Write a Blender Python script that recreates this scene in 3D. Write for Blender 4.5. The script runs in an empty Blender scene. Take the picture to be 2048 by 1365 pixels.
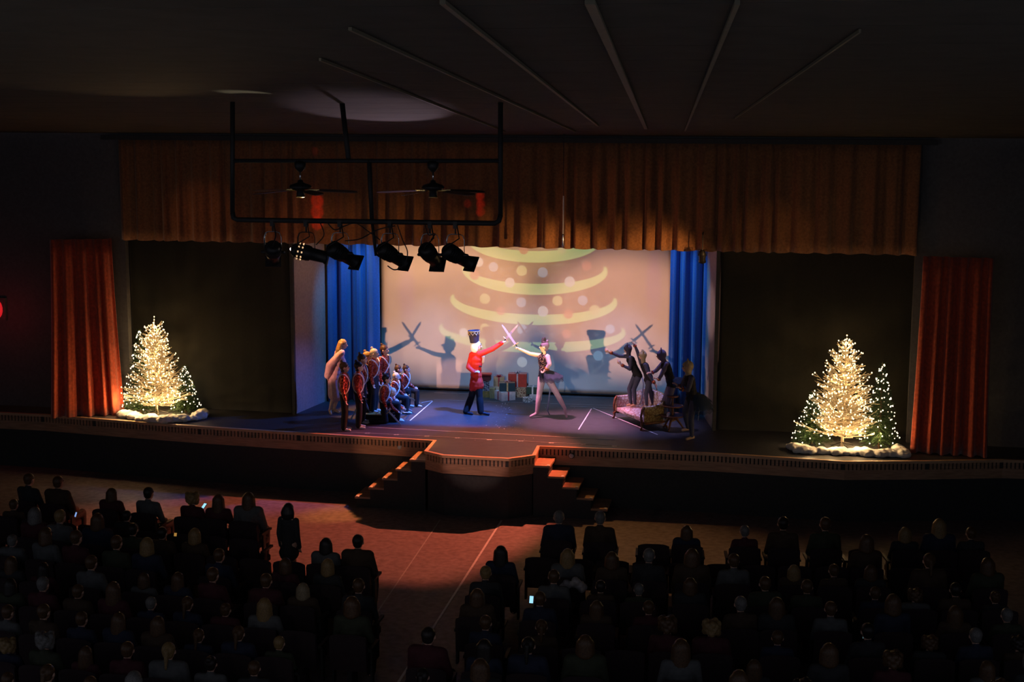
import bpy, math, random
from mathutils import Vector as V, Matrix, noise
import numpy as np
R=random.Random(7)
SC=bpy.context.scene; COL=SC.collection
# ------------------------------------------------------------------ camera (real-world layout: stage floor z=0, x right, y upstage)
F_PX=2844.0; YAW=math.radians(10.0); ROLL=0.0045; PITCH=math.atan((682.5-250.0)/F_PX)
CAM=V((4.95,-28.4,6.3))
_f=V((-math.sin(YAW)*math.cos(PITCH),math.cos(YAW)*math.cos(PITCH),-math.sin(PITCH)))
_r0=V((math.cos(YAW),math.sin(YAW),0)); _u0=_r0.cross(_f)
_r=_r0*math.cos(ROLL)+_u0*math.sin(ROLL); _u=_u0*math.cos(ROLL)-_r0*math.sin(ROLL)
cd=bpy.data.cameras.new('camera'); cd.sensor_width=36.0; cd.lens=F_PX/2048*36; cd.clip_end=200
co=bpy.data.objects.new('camera',cd); COL.objects.link(co); SC.camera=co
co.matrix_world=Matrix(((_r.x,_u.x,-_f.x,CAM.x),(_r.y,_u.y,-_f.y,CAM.y),(_r.z,_u.z,-_f.z,CAM.z),(0,0,0,1)))
def ray(px,py): return _f+_r*((px-1024)/F_PX)-_u*((py-682.5)/F_PX)
def onz(px,py,z=0.0):
    d=ray(px,py); return CAM+d*((z-CAM.z)/d.z)
def ony(px,py,y):
    d=ray(px,py); return CAM+d*((y-CAM.y)/d.y)
def proj(p):
    v=V(p)-CAM; w=v.dot(_f); return 1024+F_PX*v.dot(_r)/w, 682.5-F_PX*v.dot(_u)/w
# ------------------------------------------------------------------ world, exposure, lights
SC.view_settings.view_transform='Standard'; SC.view_settings.look='None'
SC.view_settings.exposure=0.0; SC.view_settings.gamma=1.0; SC.view_settings.use_curve_mapping=False
SC.cycles.use_denoising=True
SC.cycles.max_bounces=4; SC.cycles.diffuse_bounces=2; SC.cycles.glossy_bounces=2; SC.cycles.adaptive_threshold=0.04; SC.cycles.sample_clamp_indirect=4.0
SC.cycles.caustics_reflective=False; SC.cycles.caustics_refractive=False
W=bpy.data.worlds.new('world'); SC.world=W; W.use_nodes=True
W.node_tree.nodes['Background'].inputs[0].default_value=(0.75,0.8,1.0,1); W.node_tree.nodes['Background'].inputs[1].default_value=0.17
def spot(name,loc,aim,energy,color,size,blend=0.3,rad=0.08):
    l=bpy.data.lights.new(name,'SPOT'); l.energy=energy; l.color=color; l.spot_size=math.radians(size); l.spot_blend=blend; l.shadow_soft_size=rad
    o=bpy.data.objects.new(name,l); COL.objects.link(o); o.location=loc
    o.rotation_euler=(V(aim)-V(loc)).to_track_quat('-Z','Y').to_euler(); return o
def point(name,loc,energy,color,rad=0.015,parent=None):
    l=bpy.data.lights.new(name,'POINT'); l.energy=energy; l.color=color; l.shadow_soft_size=rad
    o=bpy.data.objects.new(name,l); COL.objects.link(o); o.location=loc
    if parent: o.parent=parent
    return o
YS=4.28   # screen plane
# side booms in the hall: warm, they throw the two sets of shadows on the screen
spot('side_boom_light_right',(12.6,-10.5,3.75),(-2.4,YS,1.95),18000,(1.0,0.50,0.27),10.4,0.75,0.07)
spot('side_boom_light_left',(-12.6,-10.5,3.3),(1.8,YS,1.95),16500,(1.0,0.48,0.29),9.8,0.75,0.07)
spot('side_boom_special',(-12.6,-10.5,4.2),(-4.4,1.1,1.1),5500,(1.0,0.45,0.33),3.6,0.5,0.05)
spot('warm_group_light',(-4.5,0.75,5.4),(-3.35,1.35,0.8),3300,(1.0,0.45,0.16),26,0.6,0.05)
for x,z,e,w in((5.2,4.0,450,8.5),(2.6,3.6,2600,8.5),(0.0,3.6,3200,8.5),(-2.6,3.75,2000,8.5),(2.9,3.55,6500,6.5),(1.0,3.55,7000,6.5)): spot('valance_fill_right',(12.6,-10.5,3.6),(x,0.4,z),e,(1.0,0.5,0.16),w,1.0,0.05)  # added spots from the right that brighten the valance, mostly its lower part
for x,z,e in((-6.9,4.3,420),(-4.6,4.1,700),(5.9,4.2,420),(2.0,4.4,800)): spot('valance_fill_left',(-12.6,-10.5,3.6),(x,0.4,z),e,(1.0,0.36,0.13),9,1.0,0.05)  # added spots from the left that brighten the valance
spot('flat_fill_left',(12.6,-10.5,4.2),(-4.95,1.7,2.7),800,(1.0,0.6,0.55),6,0.8,0.05)  # added lamp to lift the left flat
spot('flat_fill_right',(-12.6,-10.5,4.2),(3.95,1.75,2.4),4500,(1.0,0.62,0.55),4,0.8,0.05)  # added lamp to lift the right flat
spot('hall_fill',(0,-27,5.3),(0,0.4,4.2),250,(1.0,0.85,0.75),46,0.9,0.3)  # added weak fill that raises the dark tones of the hall
spot('side_boom_special_right',(-12.6,-10.5,4.2),(2.15,1.45,0.9),3300,(1.0,0.62,0.52),6,0.7,0.05)
spot('lilac_sofa_light',(2.3,1.7,5.6),(2.35,1.35,0.4),700,(0.42,0.40,1.0),34,0.8,0.06)
# overhead bars behind the valance, and front lamps out in the hall
spot('pink_back_light',(3.2,2.25,5.05),(-2.6,-3.6,-1.2),4700,(1.0,0.20,0.10),44,0.4,0.05)
spot('blue_back_light',(0.9,3.1,5.6),(-3.3,0.9,0),1300,(0.06,0.2,1.0),40,0.7,0.06)
spot('blue_floor_light',(0.4,0.9,5.6),(-1.75,1.3,0),7000,(0.05,0.2,1.0),38,1.0,0.08)
for x in(-2.7,-0.5,1.7): spot('blue_screen_foot_light',(x,1.25,5.8),(x,4.25,-0.95),620,(0.2,0.48,1.0),36,1.0,0.08)
spot('blue_curtain_light_left',(-3.1,0.95,5.6),(-4.25,2.65,2.2),420,(0.05,0.42,1.0),34,0.7,0.08)
spot('blue_curtain_light_right',(2.2,0.95,5.6),(3.35,2.65,2.4),350,(0.05,0.42,1.0),34,0.7,0.08)
spot('pink_floor_light',(-0.6,1.0,5.6),(1.15,1.3,0),3800,(1.0,0.38,0.62),30,1.0,0.06)
spot('front_lavender_light',(0.45,-10.0,4.3),(-0.5,1.7,1.1),230,(0.8,0.62,1.0),9,0.8,0.35)
spot('front_pale_fill',(0.45,-10.0,4.3),(0.62,1.6,0.62),620,(1.0,0.78,0.88),4.8,0.8,0.2)  # added lamp that brightens the masked dancer's tights
spot('front_pink_light',(0.2,-10.0,4.3),(-0.35,-2.1,0.1),780,(1.0,0.55,0.48),10.5,0.5,0.03)
spot('front_amber_fill',(-1.35,-9.9,4.2),(-2.6,-1.0,-0.2),620,(1.0,0.45,0.24),7.5,0.9,0.03)  # added lamp that brightens the fascia left of the apron
spot('amber_right_light',(-1.6,2.2,5.0),(3.6,-4.6,-1.2),800,(1.0,0.45,0.13),34,0.9,0.05)
spot('amber_back_light',(2.9,2.1,5.0),(-2.9,-2.45,-1.2),2600,(1.0,0.42,0.08),9,0.9,0.05)
# gel spill from the hanging fixtures, and an added bounce lamp for the ceiling
def red_spot(px,py,e,size,dx=0.0):
    p=ony(px,py,0.5); spot('red_gel_spill',(p.x+dx,-10.1,4.75),p,e,(1.0,0.03,0.01),size,0.15,0.02)
[red_spot(636,y_,1900,1.75) for y_ in(402,424,446)]; [red_spot(x_,y_,1500,1.0) for x_,y_ in((962,392),(963,408),(963,424))]; red_spot(936,408,500,0.9); red_spot(632,302,200,0.9)
spot('ceiling_bounce_lavender',(-2.2,0.0,3.4),(-0.75,-7.6,6.42),420,(0.85,0.6,0.75),16,0.55,0.02)  # added spot standing in for stage light reflected onto the ceiling
spot('ceiling_spill_warm',(-1.0,-10.1,5.0),(-1.1,-12.2,6.65),130,(1.0,0.85,0.55),14,0.8,0.02)
spot('ceiling_spill_amber',(-3.2,-9.6,5.0),(-2.1,-14.0,6.7),26,(1.0,0.6,0.25),44,0.9,0.02)
spot('aisle_warm_light',(0.4,0.9,5.2),(0.6,-6.5,-1.2),420,(1.0,0.28,0.06),36,0.8,0.06)
point('exit_glow',(-11.45,-0.3,2.1),3,(1.0,0.03,0.03),0.06)
# video projector on the balcony rail: throws the decorated tree on the screen
def projector():
    loc=V((0.8,-27.4,5.2)); aim=V((-0.55,YS,1.9))
    o=spot('video_projector',loc,aim,30000,(1,1,1),20,0.02,0.01)
    q=(aim-loc).to_track_quat('-Z','Y'); qi=q.inverted()
    def uv(zx,zy):
        p=qi@(ony(740+zx/2.9257,470+zy/2.9257,YS)-loc); return p.x/-p.z,p.y/-p.z
    k=(uv(1300,300)[0]-uv(300,300)[0])/1000.0
    l=o.data; l.use_nodes=True; nt=l.node_tree; N=nt.nodes; L=nt.links
    em=[n for n in N if n.type=='EMISSION'][0]
    def m(op,a,b=None,c=None):
        n=N.new('ShaderNodeMath'); n.operation=op
        for i,x in enumerate((a,b,c)):
            if x is None: continue
            if isinstance(x,(int,float)): n.inputs[i].default_value=x
            else: L.new(x,n.inputs[i])
        return n.outputs[0]
    tc=N.new('ShaderNodeTexCoord'); sp=N.new('ShaderNodeSeparateXYZ'); L.new(tc.outputs['Normal'],sp.inputs[0])
    az=m('ABSOLUTE',sp.outputs[2]); u=m('DIVIDE',sp.outputs[0],az); v=m('DIVIDE',sp.outputs[1],az)
    def sstep(x,a,b):
        n=N.new('ShaderNodeMapRange'); n.interpolation_type='SMOOTHSTEP'; L.new(x,n.inputs[0])
        n.inputs[1].default_value=a; n.inputs[2].default_value=b; n.inputs[3].default_value=0; n.inputs[4].default_value=1; return n.outputs[0]
    def ellq(cx,cy,a,b):
        U,Vv=uv(cx,cy)
        x=m('DIVIDE',m('SUBTRACT',u,U),a*k); y=m('DIVIDE',m('SUBTRACT',v,Vv),b*k)
        return m('SQRT',m('ADD',m('MULTIPLY',x,x),m('MULTIPLY',y,y)))
    col=None
    def mix(mask,c):
        nonlocal col
        n=N.new('ShaderNodeMix'); n.data_type='RGBA'; L.new(mask,n.inputs[0])
        if isinstance(col,tuple): n.inputs[6].default_value=col
        else: L.new(col,n.inputs[6])
        n.inputs[7].default_value=(*c,1); col=n.outputs[2]
    col=(0,0,0,1)
    ul,vl=uv(90,480); ur,vr=uv(1745,480); uu,vv=uv(955,66)
    mix(m('MULTIPLY',m('MULTIPLY',sstep(u,ul-4*k,ul+10*k),sstep(u,ur+4*k,ur-10*k)),m('MULTIPLY',sstep(v,vv+4*k,vv-4*k),sstep(v,uv(955,935)[1]-6*k,uv(955,935)[1]+6*k))),(0.09,0.065,0.055))
    # frame of the projected picture
    cmb=N.new('ShaderNodeCombineXYZ'); L.new(u,cmb.inputs[0]); L.new(v,cmb.inputs[1])
    nz=N.new('ShaderNodeTexNoise'); nz.inputs['Scale'].default_value=260; nz.inputs['Detail'].default_value=4; L.new(cmb.outputs[0],nz.inputs['Vector'])
    ub,vb=uv(955,700); ut,vt=uv(955,60)
    t=m('DIVIDE',m('SUBTRACT',v,vb),vt-vb)                      # 0 bottom of the tree .. 1 top
    wid=m('ADD',560*k,m('MULTIPLY',t,-230*k))
    body=m('MULTIPLY',sstep(m('DIVIDE',m('ABSOLUTE',m('SUBTRACT',u,ub)),wid),1.08,0.86),m('MULTIPLY',sstep(t,-0.5,-0.05),sstep(v,vv+4*k,vv-4*k)))
    mix(m('MULTIPLY',body,0.85),(0.012,0.014,0.012))
    mix(m('MULTIPLY',body,sstep(nz.outputs[0],0.45,0.8)),(0.12,0.13,0.11))
    nz2=N.new('ShaderNodeTexNoise'); nz2.inputs['Scale'].default_value=900; nz2.inputs['Detail'].default_value=2; L.new(cmb.outputs[0],nz2.inputs['Vector'])
    mix(m('MULTIPLY',body,sstep(nz2.outputs[0],0.66,0.74)),(0.4,0.42,0.4))
    # floor glow and star-like patches under the tree
    for cx,cy,a,b,c in ((950,830,330,160,(.16,.16,.14)),(560,600,150,120,(.12,.12,.07)),(1330,860,180,70,(.13,.13,.13)),(700,740,110,60,(.2,.17,.08)),(215,330,70,230,(.07,.035,.12)),(1660,300,60,250,(.06,.03,.12))):
        mix(m('MULTIPLY',sstep(ellq(cx,cy,a,b),1.0,0.35),0.8),c)
    for cx,cy,a,b,cx2,cy2,a2,b2,st in ((955,35,385,126,955,20,330,74,1),(962,208,424,142,962,190,402,96,1),(955,388,487,138,955,366,466,100,1),(945,562,545,128,945,546,525,82,.8)):
        U,Vv=uv(cx,cy-28)
        e=m('MULTIPLY',sstep(ellq(cx,cy,a,b),1.01,0.985),sstep(ellq(cx2,cy2,a2,b2),0.98,1.01))
        e=m('MULTIPLY',e,m('MULTIPLY',sstep(v,Vv+6*k,Vv-6*k),sstep(v,vv+4*k,vv-4*k)))
        mix(m('MULTIPLY',e,st),(0.32,0.50,0.18))
    B,Y_,Wh,Rd=(.17,.30,.42),(.42,.46,.20),(.46,.50,.48),(.34,.10,.07)
    for cx,cy,r,c in ((635,160,28,Wh),(722,188,28,B),(888,210,31,Y_),(1010,220,30,B),(1268,182,28,Rd),(612,235,29,Rd),(818,280,29,Wh),(1168,275,31,Wh),(900,88,27,Rd),(1125,88,26,Y_),
        (672,374,31,Y_),(885,395,29,B),(1097,386,30,Y_),(1245,384,29,B),(765,445,26,Rd),(1012,448,31,Wh),(1160,464,28,Rd),(1315,442,31,Y_),(548,572,26,Wh),(672,545,27,Y_),(890,555,29,B),(1150,580,26,Rd),(1405,552,27,B),(1335,708,29,B),(890,745,30,Wh)):
        mix(m('MULTIPLY',sstep(ellq(cx,cy,r,r),1.02,0.94),0.85),c)
    L.new(col,em.inputs[0]); em.inputs[1].default_value=1.0
projector()
# ------------------------------------------------------------------ materials
MATS={}
def mat(name,color,rough=0.7,metal=0.0,emit=None,es=0.0,var=0.12,scale=18.0,bump=0.0,spec=0.4,alpha=1.0,sheen=0.0,noemit=False):
    if name in MATS: return MATS[name]
    m=bpy.data.materials.new(name); m.use_nodes=True; nt=m.node_tree; N=nt.nodes; L=nt.links; b=N['Principled BSDF']
    tc=N.new('ShaderNodeTexCoord'); nz=N.new('ShaderNodeTexNoise'); nz.inputs['Scale'].default_value=scale; nz.inputs['Detail'].default_value=3
    L.new(tc.outputs['Object'],nz.inputs['Vector'])
    rp=N.new('ShaderNodeValToRGB'); rp.color_ramp.elements[0].position=0.3; rp.color_ramp.elements[1].position=0.7
    rp.color_ramp.elements[0].color=tuple(max(0,c*(1-var)) for c in color)+(1,); rp.color_ramp.elements[1].color=tuple(min(1,c*(1+var)) for c in color)+(1,)
    L.new(nz.outputs['Fac'],rp.inputs[0]); L.new(rp.outputs[0],b.inputs['Base Color'])
    b.inputs['Roughness'].default_value=rough; b.inputs['Metallic'].default_value=metal
    b.inputs['Specular IOR Level'].default_value=spec
    if sheen: b.inputs['Sheen Weight'].default_value=sheen
    if alpha<1: b.inputs['Alpha'].default_value=alpha
    if emit: b.inputs['Emission Color'].default_value=(*emit,1); b.inputs['Emission Strength'].default_value=es
    if bump:
        bp=N.new('ShaderNodeBump'); bp.inputs['Strength'].default_value=bump; bp.inputs['Distance'].default_value=0.02; L.new(nz.outputs['Fac'],bp.inputs['Height']); L.new(bp.outputs[0],b.inputs['Normal'])
    if noemit: m.cycles.emission_sampling='NONE'
    MATS[name]=m; return m
def sequin(name,color,color2,scale=70):
    m=bpy.data.materials.new(name); m.use_nodes=True; nt=m.node_tree; N=nt.nodes; L=nt.links; b=N['Principled BSDF']
    tc=N.new('ShaderNodeTexCoord'); vo=N.new('ShaderNodeTexVoronoi'); vo.inputs['Scale'].default_value=scale; L.new(tc.outputs['Object'],vo.inputs['Vector'])
    sp=N.new('ShaderNodeSeparateColor'); L.new(vo.outputs['Color'],sp.inputs[0])
    rp=N.new('ShaderNodeValToRGB'); rp.color_ramp.elements[0].color=(*color,1); rp.color_ramp.elements[1].color=(*color2,1); rp.color_ramp.elements[0].position=.45; rp.color_ramp.elements[1].position=.95
    L.new(sp.outputs[0],rp.inputs[0]); L.new(rp.outputs[0],b.inputs['Base Color'])
    b.inputs['Metallic'].default_value=0.45; b.inputs['Roughness'].default_value=0.32
    nm=N.new('ShaderNodeVectorMath'); nm.operation='MULTIPLY_ADD'; L.new(vo.outputs['Color'],nm.inputs[0]); nm.inputs[1].default_value=(.9,.9,.9); nm.inputs[2].default_value=(-.45,-.45,-.45)
    ge=N.new('ShaderNodeNewGeometry'); ad=N.new('ShaderNodeVectorMath'); L.new(ge.outputs['Normal'],ad.inputs[0]); L.new(nm.outputs[0],ad.inputs[1])
    no=N.new('ShaderNodeVectorMath'); no.operation='NORMALIZE'; L.new(ad.outputs[0],no.inputs[0]); L.new(no.outputs[0],b.inputs['Normal'])
    MATS[name]=m; return m
def pattern(name,c1,c2,kind='check',scale=12.0):
    m=bpy.data.materials.new(name); m.use_nodes=True; nt=m.node_tree; N=nt.nodes; L=nt.links; b=N['Principled BSDF']
    tc=N.new('ShaderNodeTexCoord'); mp=N.new('ShaderNodeMapping'); L.new(tc.outputs['Object'],mp.inputs[0]); mp.inputs['Rotation'].default_value=(math.radians(45),math.radians(30),math.radians(45)) if kind=='lattice' else (0,0,0)
    if kind in('lattice','check'): t=N.new('ShaderNodeTexChecker'); out=t.outputs['Fac']
    else: t=N.new('ShaderNodeTexVoronoi'); t.feature='DISTANCE_TO_EDGE' if kind=='vein' else 'F1'; out=t.outputs['Distance']
    t.inputs['Scale'].default_value=scale; L.new(mp.outputs[0],t.inputs['Vector'])
    rp=N.new('ShaderNodeValToRGB'); rp.color_ramp.elements[0].color=(*c1,1); rp.color_ramp.elements[1].color=(*c2,1)
    if kind=='vein': rp.color_ramp.elements[1].position=.18
    if kind=='blot': rp.color_ramp.elements[0].position=.35; rp.color_ramp.elements[1].position=.55
    L.new(out,rp.inputs[0]); L.new(rp.outputs[0],b.inputs['Base Color']); b.inputs['Roughness'].default_value=.6
    MATS[name]=m; return m
def wood(name,c1,c2,rough=.45,scale=3.0):
    m=bpy.data.materials.new(name); m.use_nodes=True; nt=m.node_tree; N=nt.nodes; L=nt.links; b=N['Principled BSDF']
    tc=N.new('ShaderNodeTexCoord'); mp=N.new('ShaderNodeMapping'); mp.inputs['Scale'].default_value=(1,4,14); L.new(tc.outputs['Object'],mp.inputs[0])
    t=N.new('ShaderNodeTexNoise'); t.inputs['Scale'].default_value=scale; t.inputs['Detail'].default_value=5; L.new(mp.outputs[0],t.inputs['Vector'])
    rp=N.new('ShaderNodeValToRGB'); rp.color_ramp.elements[0].color=(*c1,1); rp.color_ramp.elements[1].color=(*c2,1); rp.color_ramp.elements[0].position=.35; rp.color_ramp.elements[1].position=.65
    L.new(t.outputs['Fac'],rp.inputs[0]); L.new(rp.outputs[0],b.inputs['Base Color']); b.inputs['Roughness'].default_value=rough
    MATS[name]=m; return m
mat('floor_hall',(.25,.2,.2),.6,var=.25,scale=9,bump=.1); mat('marley',(.055,.055,.062),.5,var=.15,scale=6); mat('front_black',(.05,.055,.055),.85); mat('black_wall',(.055,.055,.055),.85)
mat('dark_wall',(.13,.125,.125),.85); mat('dark_drape',(.022,.021,.014),.95,sheen=.3); mat('ceiling',(.055,.05,.04),.85,var=.18,scale=2.5); mat('ceiling_trim',(.17,.15,.10),.6)
mat('white_flat',(.42,.37,.37),.8); mat('screen',(.72,.68,.66),.9,var=.02,scale=3); mat('blue_velvet',(.05,.16,.5),.75,sheen=.5,scale=30)
mat('valance',(.27,.115,.045),.85,var=.25,scale=22,sheen=.3,bump=.15); mat('red_velvet',(.6,.09,.03),.8,var=.25,scale=16,sheen=.4)
wood('pine',(.38,.22,.13),(.55,.33,.2)); wood('pine_edge',(.6,.36,.2),(.75,.48,.28)); wood('dark_wood',(.09,.035,.018),(.16,.06,.03),.35)
mat('black_metal',(.018,.018,.02),.45,.3); mat('pipe',(.02,.02,.022),.6,.2); mat('chrome',(.7,.7,.72),.15,1.0); mat('brass',(.8,.55,.2),.25,1.0)
mat('tape_white',(.75,.75,.78),.5); mat('tape_pale',(.4,.4,.42),.6); mat('grey_disc',(.5,.55,.6),.4)
mat('bulb',(1,.85,.6),.4,emit=(1.0,.74,.40),es=3.2,noemit=True); mat('bulb_cool',(1,.92,.8),.4,emit=(1.0,.84,.6),es=3.0,noemit=True)
mat('lens_lit',(1,.9,.8),.3,emit=(1.0,.85,.8),es=6.0,noemit=True); mat('vent_lit',(1,.7,.4),.3,emit=(1.0,.6,.3),es=.9,noemit=True)
mat('flocked',(.83,.70,.5),.8,var=.1); mat('needle',(.035,.075,.025),.7,var=.4); mat('bark',(.12,.07,.04),.9); mat('cotton',(.9,.86,.78),.95,var=.1,scale=8,bump=.3)
mat('skin',(.72,.42,.30),.55,var=.06); mat('skin_pale',(.82,.55,.43),.55,var=.06); mat('eye',(.02,.015,.015),.2)
mat('hair_black',(.02,.014,.012),.45,var=.4,scale=60); mat('hair_brown',(.09,.045,.02),.45,var=.4,scale=60); mat('hair_blond',(.52,.30,.10),.45,var=.3,scale=60); mat('hair_fair',(.75,.6,.4),.45,var=.3,scale=60); mat('hair_grey',(.4,.38,.36),.5,var=.3,scale=60); mat('hair_white',(.9,.9,.95),.9,var=.05)
sequin('red_sequin',(.24,.012,.01),(.95,.22,.12),75); sequin('black_sequin',(.012,.01,.02),(.4,.28,.24),60); sequin('gold_sequin',(.3,.03,.02),(1,.4,.1),45)
mat('black_cloth',(.013,.013,.015),.8); mat('sash',(.82,.74,.68),.5); mat('white_shoe',(.8,.78,.8),.5); mat('tan_shoe',(.65,.42,.25),.5)
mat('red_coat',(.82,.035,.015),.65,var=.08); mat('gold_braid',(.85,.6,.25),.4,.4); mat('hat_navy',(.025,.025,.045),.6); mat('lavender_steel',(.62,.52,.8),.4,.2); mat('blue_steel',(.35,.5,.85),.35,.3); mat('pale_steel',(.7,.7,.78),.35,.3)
mat('tights_pink',(.86,.66,.68),.6,var=.05); mat('tulle',(.04,.06,.10),.9,alpha=.55); mat('purple_sheer',(.5,.42,.62),.6); mat('chiffon',(.85,.52,.5),.7,var=.15); mat('gown',(.72,.42,.44),.6)
mat('mouse_grey',(.075,.08,.13),.75); mat('mouse_tan',(.45,.36,.22),.8); mat('mouse_purple',(.15,.13,.24),.8); mat('mouse_dark',(.07,.06,.1),.7); mat('tail_blue',(.3,.36,.55),.6)
pattern('floral',(.36,.16,.10),(.66,.6,.62),'vein',13); pattern('floral_olive',(.2,.1,.03),(.5,.36,.13),'vein',16); wood('mahogany',(.14,.05,.025),(.24,.09,.04),.3)
mat('gift_red',(.5,.03,.02),.4); mat('gift_teal',(.012,.05,.07),.35); mat('gift_green',(.015,.06,.04),.35); mat('gift_white',(.75,.7,.68),.6); mat('gift_tan',(.5,.34,.18),.5); mat('gift_cream',(.62,.55,.42),.6); mat('gift_olive',(.32,.28,.12),.6); mat('gift_brown',(.2,.04,.03),.5); mat('gift_gold',(.5,.32,.1),.4,.3)
pattern('gift_lattice',(.5,.45,.45),(.08,.07,.09),'lattice',26); pattern('gift_paisley',(.7,.55,.35),(.22,.1,.06),'vein',20); pattern('gift_scallop',(.07,.08,.07),(.75,.75,.7),'vein',16)
mat('ribbon_red',(.4,.03,.05),.35); mat('ribbon_pink',(.6,.3,.3),.35); mat('ribbon_gold',(.75,.55,.25),.3,.4); mat('ribbon_white',(.8,.78,.75),.4); mat('ribbon_silver',(.55,.5,.55),.3,.4)
mat('seat_fabric',(.035,.02,.022),.9); mat('seat_shell',(.025,.022,.02),.6); mat('confetti',(.9,.88,.95),.4); mat('exit_red',(.6,.02,.02),.4,emit=(1,.02,.03),es=.5)
mat('phone_body',(.02,.02,.02),.3); mat('phone_screen',(.1,.1,.1),.2,emit=(.35,.75,1.0),es=1.1,noemit=True); mat('phone_screen_blue',(.1,.1,.1),.2,emit=(.3,.5,1.0),es=.7,noemit=True); mat('phone_screen_dim',(.1,.1,.1),.2,emit=(.25,.5,.6),es=.22,noemit=True)
mat('phone_screen_amber',(.1,.1,.1),.2,emit=(1,.5,.1),es=.35,noemit=True); mat('glossy_jacket',(.4,.36,.36),.3,var=.2)
mat('aud_blond_dimmed',(.24,.15,.06),.5,var=.3,scale=60); mat('aud_fair_dimmed',(.26,.2,.12),.5,var=.3,scale=60); mat('aud_greyhair_dimmed',(.15,.14,.13),.5,var=.3,scale=60)  # audience hair darkened: the dim hall is put into these colours
AHM={'hair_blond':'aud_blond_dimmed','hair_fair':'aud_fair_dimmed','hair_grey':'aud_greyhair_dimmed'}
AUD=['aud_charcoal','aud_navy','aud_brown','aud_wine','aud_olive','aud_grey']
for n,c in zip(AUD,((.03,.03,.032),(.02,.025,.05),(.06,.035,.02),(.07,.015,.02),(.04,.045,.025),(.1,.1,.1))): mat(n,c,.85)
# ------------------------------------------------------------------ mesh helpers
class MB:
    def __init__(s): s.v=[]; s.f=[]
    def add(s,vs,fs):
        o=len(s.v); s.v+= [tuple(x) for x in vs]; s.f+=[tuple(i+o for i in f) for f in fs]; return s
    def box(s,c,sz,rz=0.0,M=None):
        x,y,z=(k/2 for k in sz); cs,sn=math.cos(rz),math.sin(rz); vs=[]
        for a,b,d in((-1,-1,-1),(1,-1,-1),(1,1,-1),(-1,1,-1),(-1,-1,1),(1,-1,1),(1,1,1),(-1,1,1)):
            p=V((a*x,b*y,d*z)); 
            p=M@p if M else V((p.x*cs-p.y*sn,p.x*sn+p.y*cs,p.z))
            vs.append(p+V(c))
        return s.add(vs,[(0,3,2,1),(4,5,6,7),(0,1,5,4),(1,2,6,5),(2,3,7,6),(3,0,4,7)])
    def prism(s,poly,z0,z1):
        n=len(poly); vs=[(x,y,z0) for x,y in poly]+[(x,y,z1) for x,y in poly]
        return s.add(vs,[tuple(range(n-1,-1,-1)),tuple(range(n,2*n))]+[(i,(i+1)%n,n+(i+1)%n,n+i) for i in range(n)])
    def tube(s,pts,r,n=8,cap=True,flat=None):
        pts=[V(p) for p in pts]; rs=r if isinstance(r,(list,tuple)) else [r]*len(pts); vs=[];fs=[]; prev=None
        for i,p in enumerate(pts):
            t=(pts[min(i+1,len(pts)-1)]-pts[max(i-1,0)]).normalized()
            if prev is None: a=t.orthogonal().normalized()
            else:
                a=prev-t*prev.dot(t); a=a.normalized() if a.length>1e-5 else t.orthogonal().normalized()
            prev=a; b=t.cross(a)
            for k in range(n):
                w=2*math.pi*k/n; vs.append(p+(a*math.cos(w)+b*math.sin(w)*(flat or 1))*rs[i])
        m=len(pts)
        for i in range(m-1):
            for k in range(n): fs.append((i*n+k,i*n+(k+1)%n,(i+1)*n+(k+1)%n,(i+1)*n+k))
        if cap: fs+= [tuple(range(n-1,-1,-1)),tuple(range((m-1)*n,m*n))]
        return s.add(vs,fs)
    def lathe(s,prof,n=16,M=None):
        vs=[];fs=[];M=M or Matrix()
        for r,z in prof:
            for k in range(n): w=2*math.pi*k/n; vs.append(M@V((r*math.cos(w),r*math.sin(w),z)))
        m=len(prof)
        for i in range(m-1):
            for k in range(n): fs.append((i*n+k,i*n+(k+1)%n,(i+1)*n+(k+1)%n,(i+1)*n+k))
        fs+=[tuple(range(n-1,-1,-1)),tuple(range((m-1)*n,m*n))]
        return s.add(vs,fs)
    def ell(s,c,rad,A=None,n=10,m=7):
        A=A or Matrix.Identity(3); vs=[];fs=[]; c=V(c)
        for i in range(1,m):
            ph=math.pi*i/m
            for k in range(n):
                w=2*math.pi*k/n; vs.append(c+A@V((rad[0]*math.sin(ph)*math.cos(w),rad[1]*math.sin(ph)*math.sin(w),rad[2]*math.cos(ph))))
        t=len(vs); vs+= [c+A@V((0,0,rad[2])),c-A@V((0,0,rad[2]))]
        for i in range(m-2):
            for k in range(n): fs.append((i*n+k,(i+1)*n+k,(i+1)*n+(k+1)%n,i*n+(k+1)%n))
        for k in range(n): fs.append((t,k,(k+1)%n)); fs.append((t+1,(m-2)*n+(k+1)%n,(m-2)*n+k))
        return s.add(vs,fs)
    def cap(s,p0,p1,r0,r1,n=10):
        p0,p1=V(p0),V(p1); d=p1-p0; L=d.length
        if L<1e-6: return s.ell(p0,(r0,r0,r0))
        d/=L; pts=[];rs=[]
        for a in(80,50,22): a=math.radians(a); pts.append(p0-d*r0*math.sin(a)); rs.append(r0*math.cos(a))
        pts+= [p0,p1]; rs+=[r0,r1]
        for a in(22,50,80): a=math.radians(a); pts.append(p1+d*r1*math.sin(a)); rs.append(r1*math.cos(a))
        return s.tube(pts,rs,n)
    def mesh(s,name,smooth=False):
        me=bpy.data.meshes.new(name); me.from_pydata(s.v,[],s.f); me.update()
        if smooth: me.shade_smooth()
        return me
    def build(s,name,m,parent=None,smooth=False,loc=None,world=False):
        if world and parent: s.v=[tuple(V(p)-parent.location) for p in s.v]
        return obj(name,s.mesh(name,smooth),m,parent,loc)
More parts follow.
